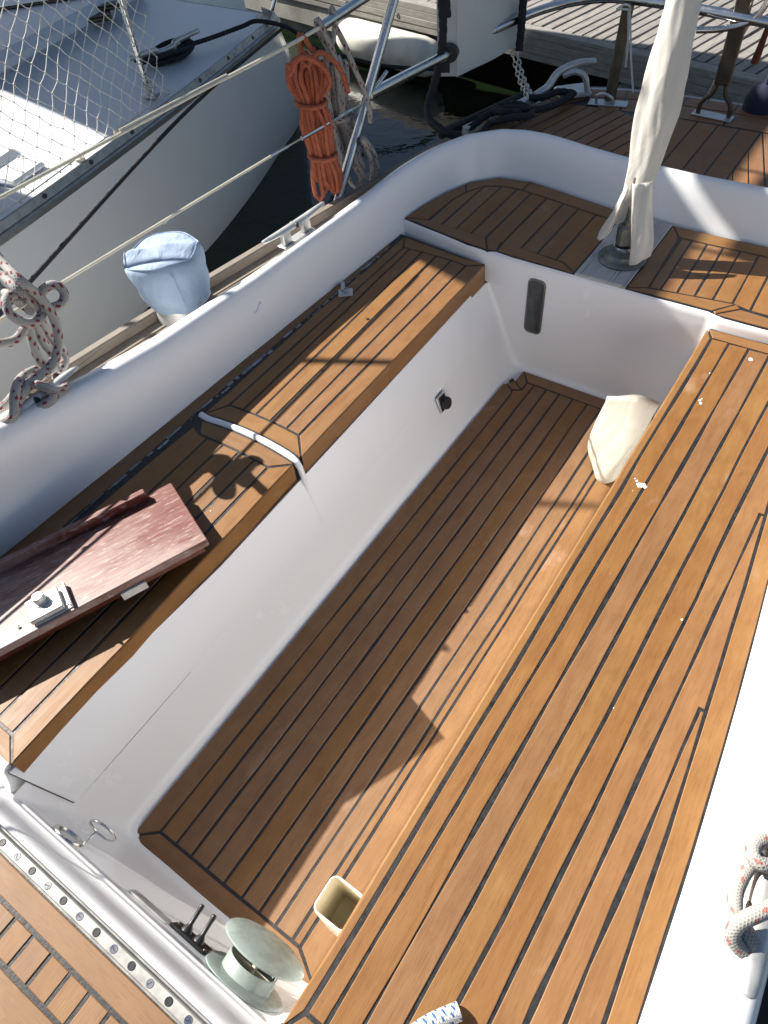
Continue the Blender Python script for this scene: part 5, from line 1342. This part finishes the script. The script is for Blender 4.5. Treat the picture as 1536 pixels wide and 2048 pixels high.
q = MB(); q.lathe((-1.80, .40, -.15), (0, 0, 1), [(.02, 0), (.09, .03), (.11, .10), (.11, .50), (.09, .57), (.03, .61), (.02, .66)], 26)
tag(q.build('fender', BLACKMAT), 'black fender hanging behind the knotted white rope', 'fender')

# ================================================================== FLOATING DOCK
dock = empty('floating_dock', (-2.40, 5.155, -.55)); tag(dock, 'grey weathered timber pontoon behind the stern', 'dock')
DP = []
De = Vector((.9810, -.1938, 0)); Dn = Vector((.1938, .9810, 0))
FR = Matrix(((De.x, Dn.x, 0, -2.401), (De.y, Dn.y, 0, 5.155), (0, 0, 1, 0), (0, 0, 0, 1)))
random.seed(21)
dkp = empty('decking'); DP.append(dkp)
x = -3.4
while x < 4.2:
    wd = random.choice([.078, .084, .09]); 
    board(dkp, [(x, .098), (x + wd, .098), (x + wd, 1.9 + random.uniform(-.01, .01)), (x, 1.9)], -.135, -.100 + random.uniform(-.004, .003), PI / 2, DOCKWOOD, gap=.014, cham=.004, jit=.001, frame=FR)
    # worn groove boards: each is really two narrow laths
    x += wd
fas = empty('fascia'); DP.append(fas)
board(fas, [(-3.4, 0), (4.2, 0), (4.2, .095), (-3.4, .095)], -.140, -.098, 0, DOCKWOOD, 'edge_board', gap=.006, cham=.005, jit=.001, frame=FR)
for k, (z0, z1, o_) in enumerate(((-.188, -.143, .004), (-.232, -.191, .0), (-.276, -.236, .003))):
    board(fas, [(-3.4, -.004 + o_), (4.2, -.004 + o_), (4.2, .06), (-3.4, .06)], z0, z1, 0, DOCKWOOD, 'fascia_board', gap=.003, cham=.004, jit=.001, frame=FR)
for k in range(12):
    x = -.78 + .595 * k - 1.19 * 1; c = FR @ Vector((x + .10, -.002, -.205)); q = MB(); q.lathe(c, -Dn, [(.0175, 0), (.0175, .004), (.011, .005), (.010, -.002)], 18); q.build('bolt', BLACKP, fas)
def fbox(name, x0, x1, y0, y1, z0, z1, mat, bev=.02):
    q = MB(); c = FR @ Vector(((x0 + x1) / 2, (y0 + y1) / 2, (z0 + z1) / 2)); q.box(c, (x1 - x0, y1 - y0, z1 - z0), (De, Dn, Vector((0, 0, 1))), bev); o = q.build(name, mat); DP.append(o); return o
fbox('concrete_float', .72, 4.2, .03, 1.8, -.75, -.29, CONC2)
fbox('concrete_float', -3.4, -1.33, .02, 1.8, -.47, -.29, CONC)
fbox('concrete_float', -3.4, -1.40, .09, 1.8, -.85, -.475, CONC2)
fbox('joist', -3.4, 4.2, .10, .16, -.30, -.14, DARKMETAL, .01)
bpy.context.view_layer.update(); inv = dock.matrix_world.inverted()
for o in DP: o.parent = dock; o.matrix_parent_inverse = inv
# dock fender
fc_ = FR @ Vector((-1.28, -.13, -.385)); q = MB(); q.lathe(fc_ - De * .55, De, [(.02, 0), (.05, .01), (.10, .035), (.130, .09), (.135, .16), (.135, .92), (.125, 1.0), (.09, 1.06), (.04, 1.09), (.03, 1.13)], 32)
tag(q.build('fender', FENDER), 'large white fender lying against the concrete dock float', 'fender')
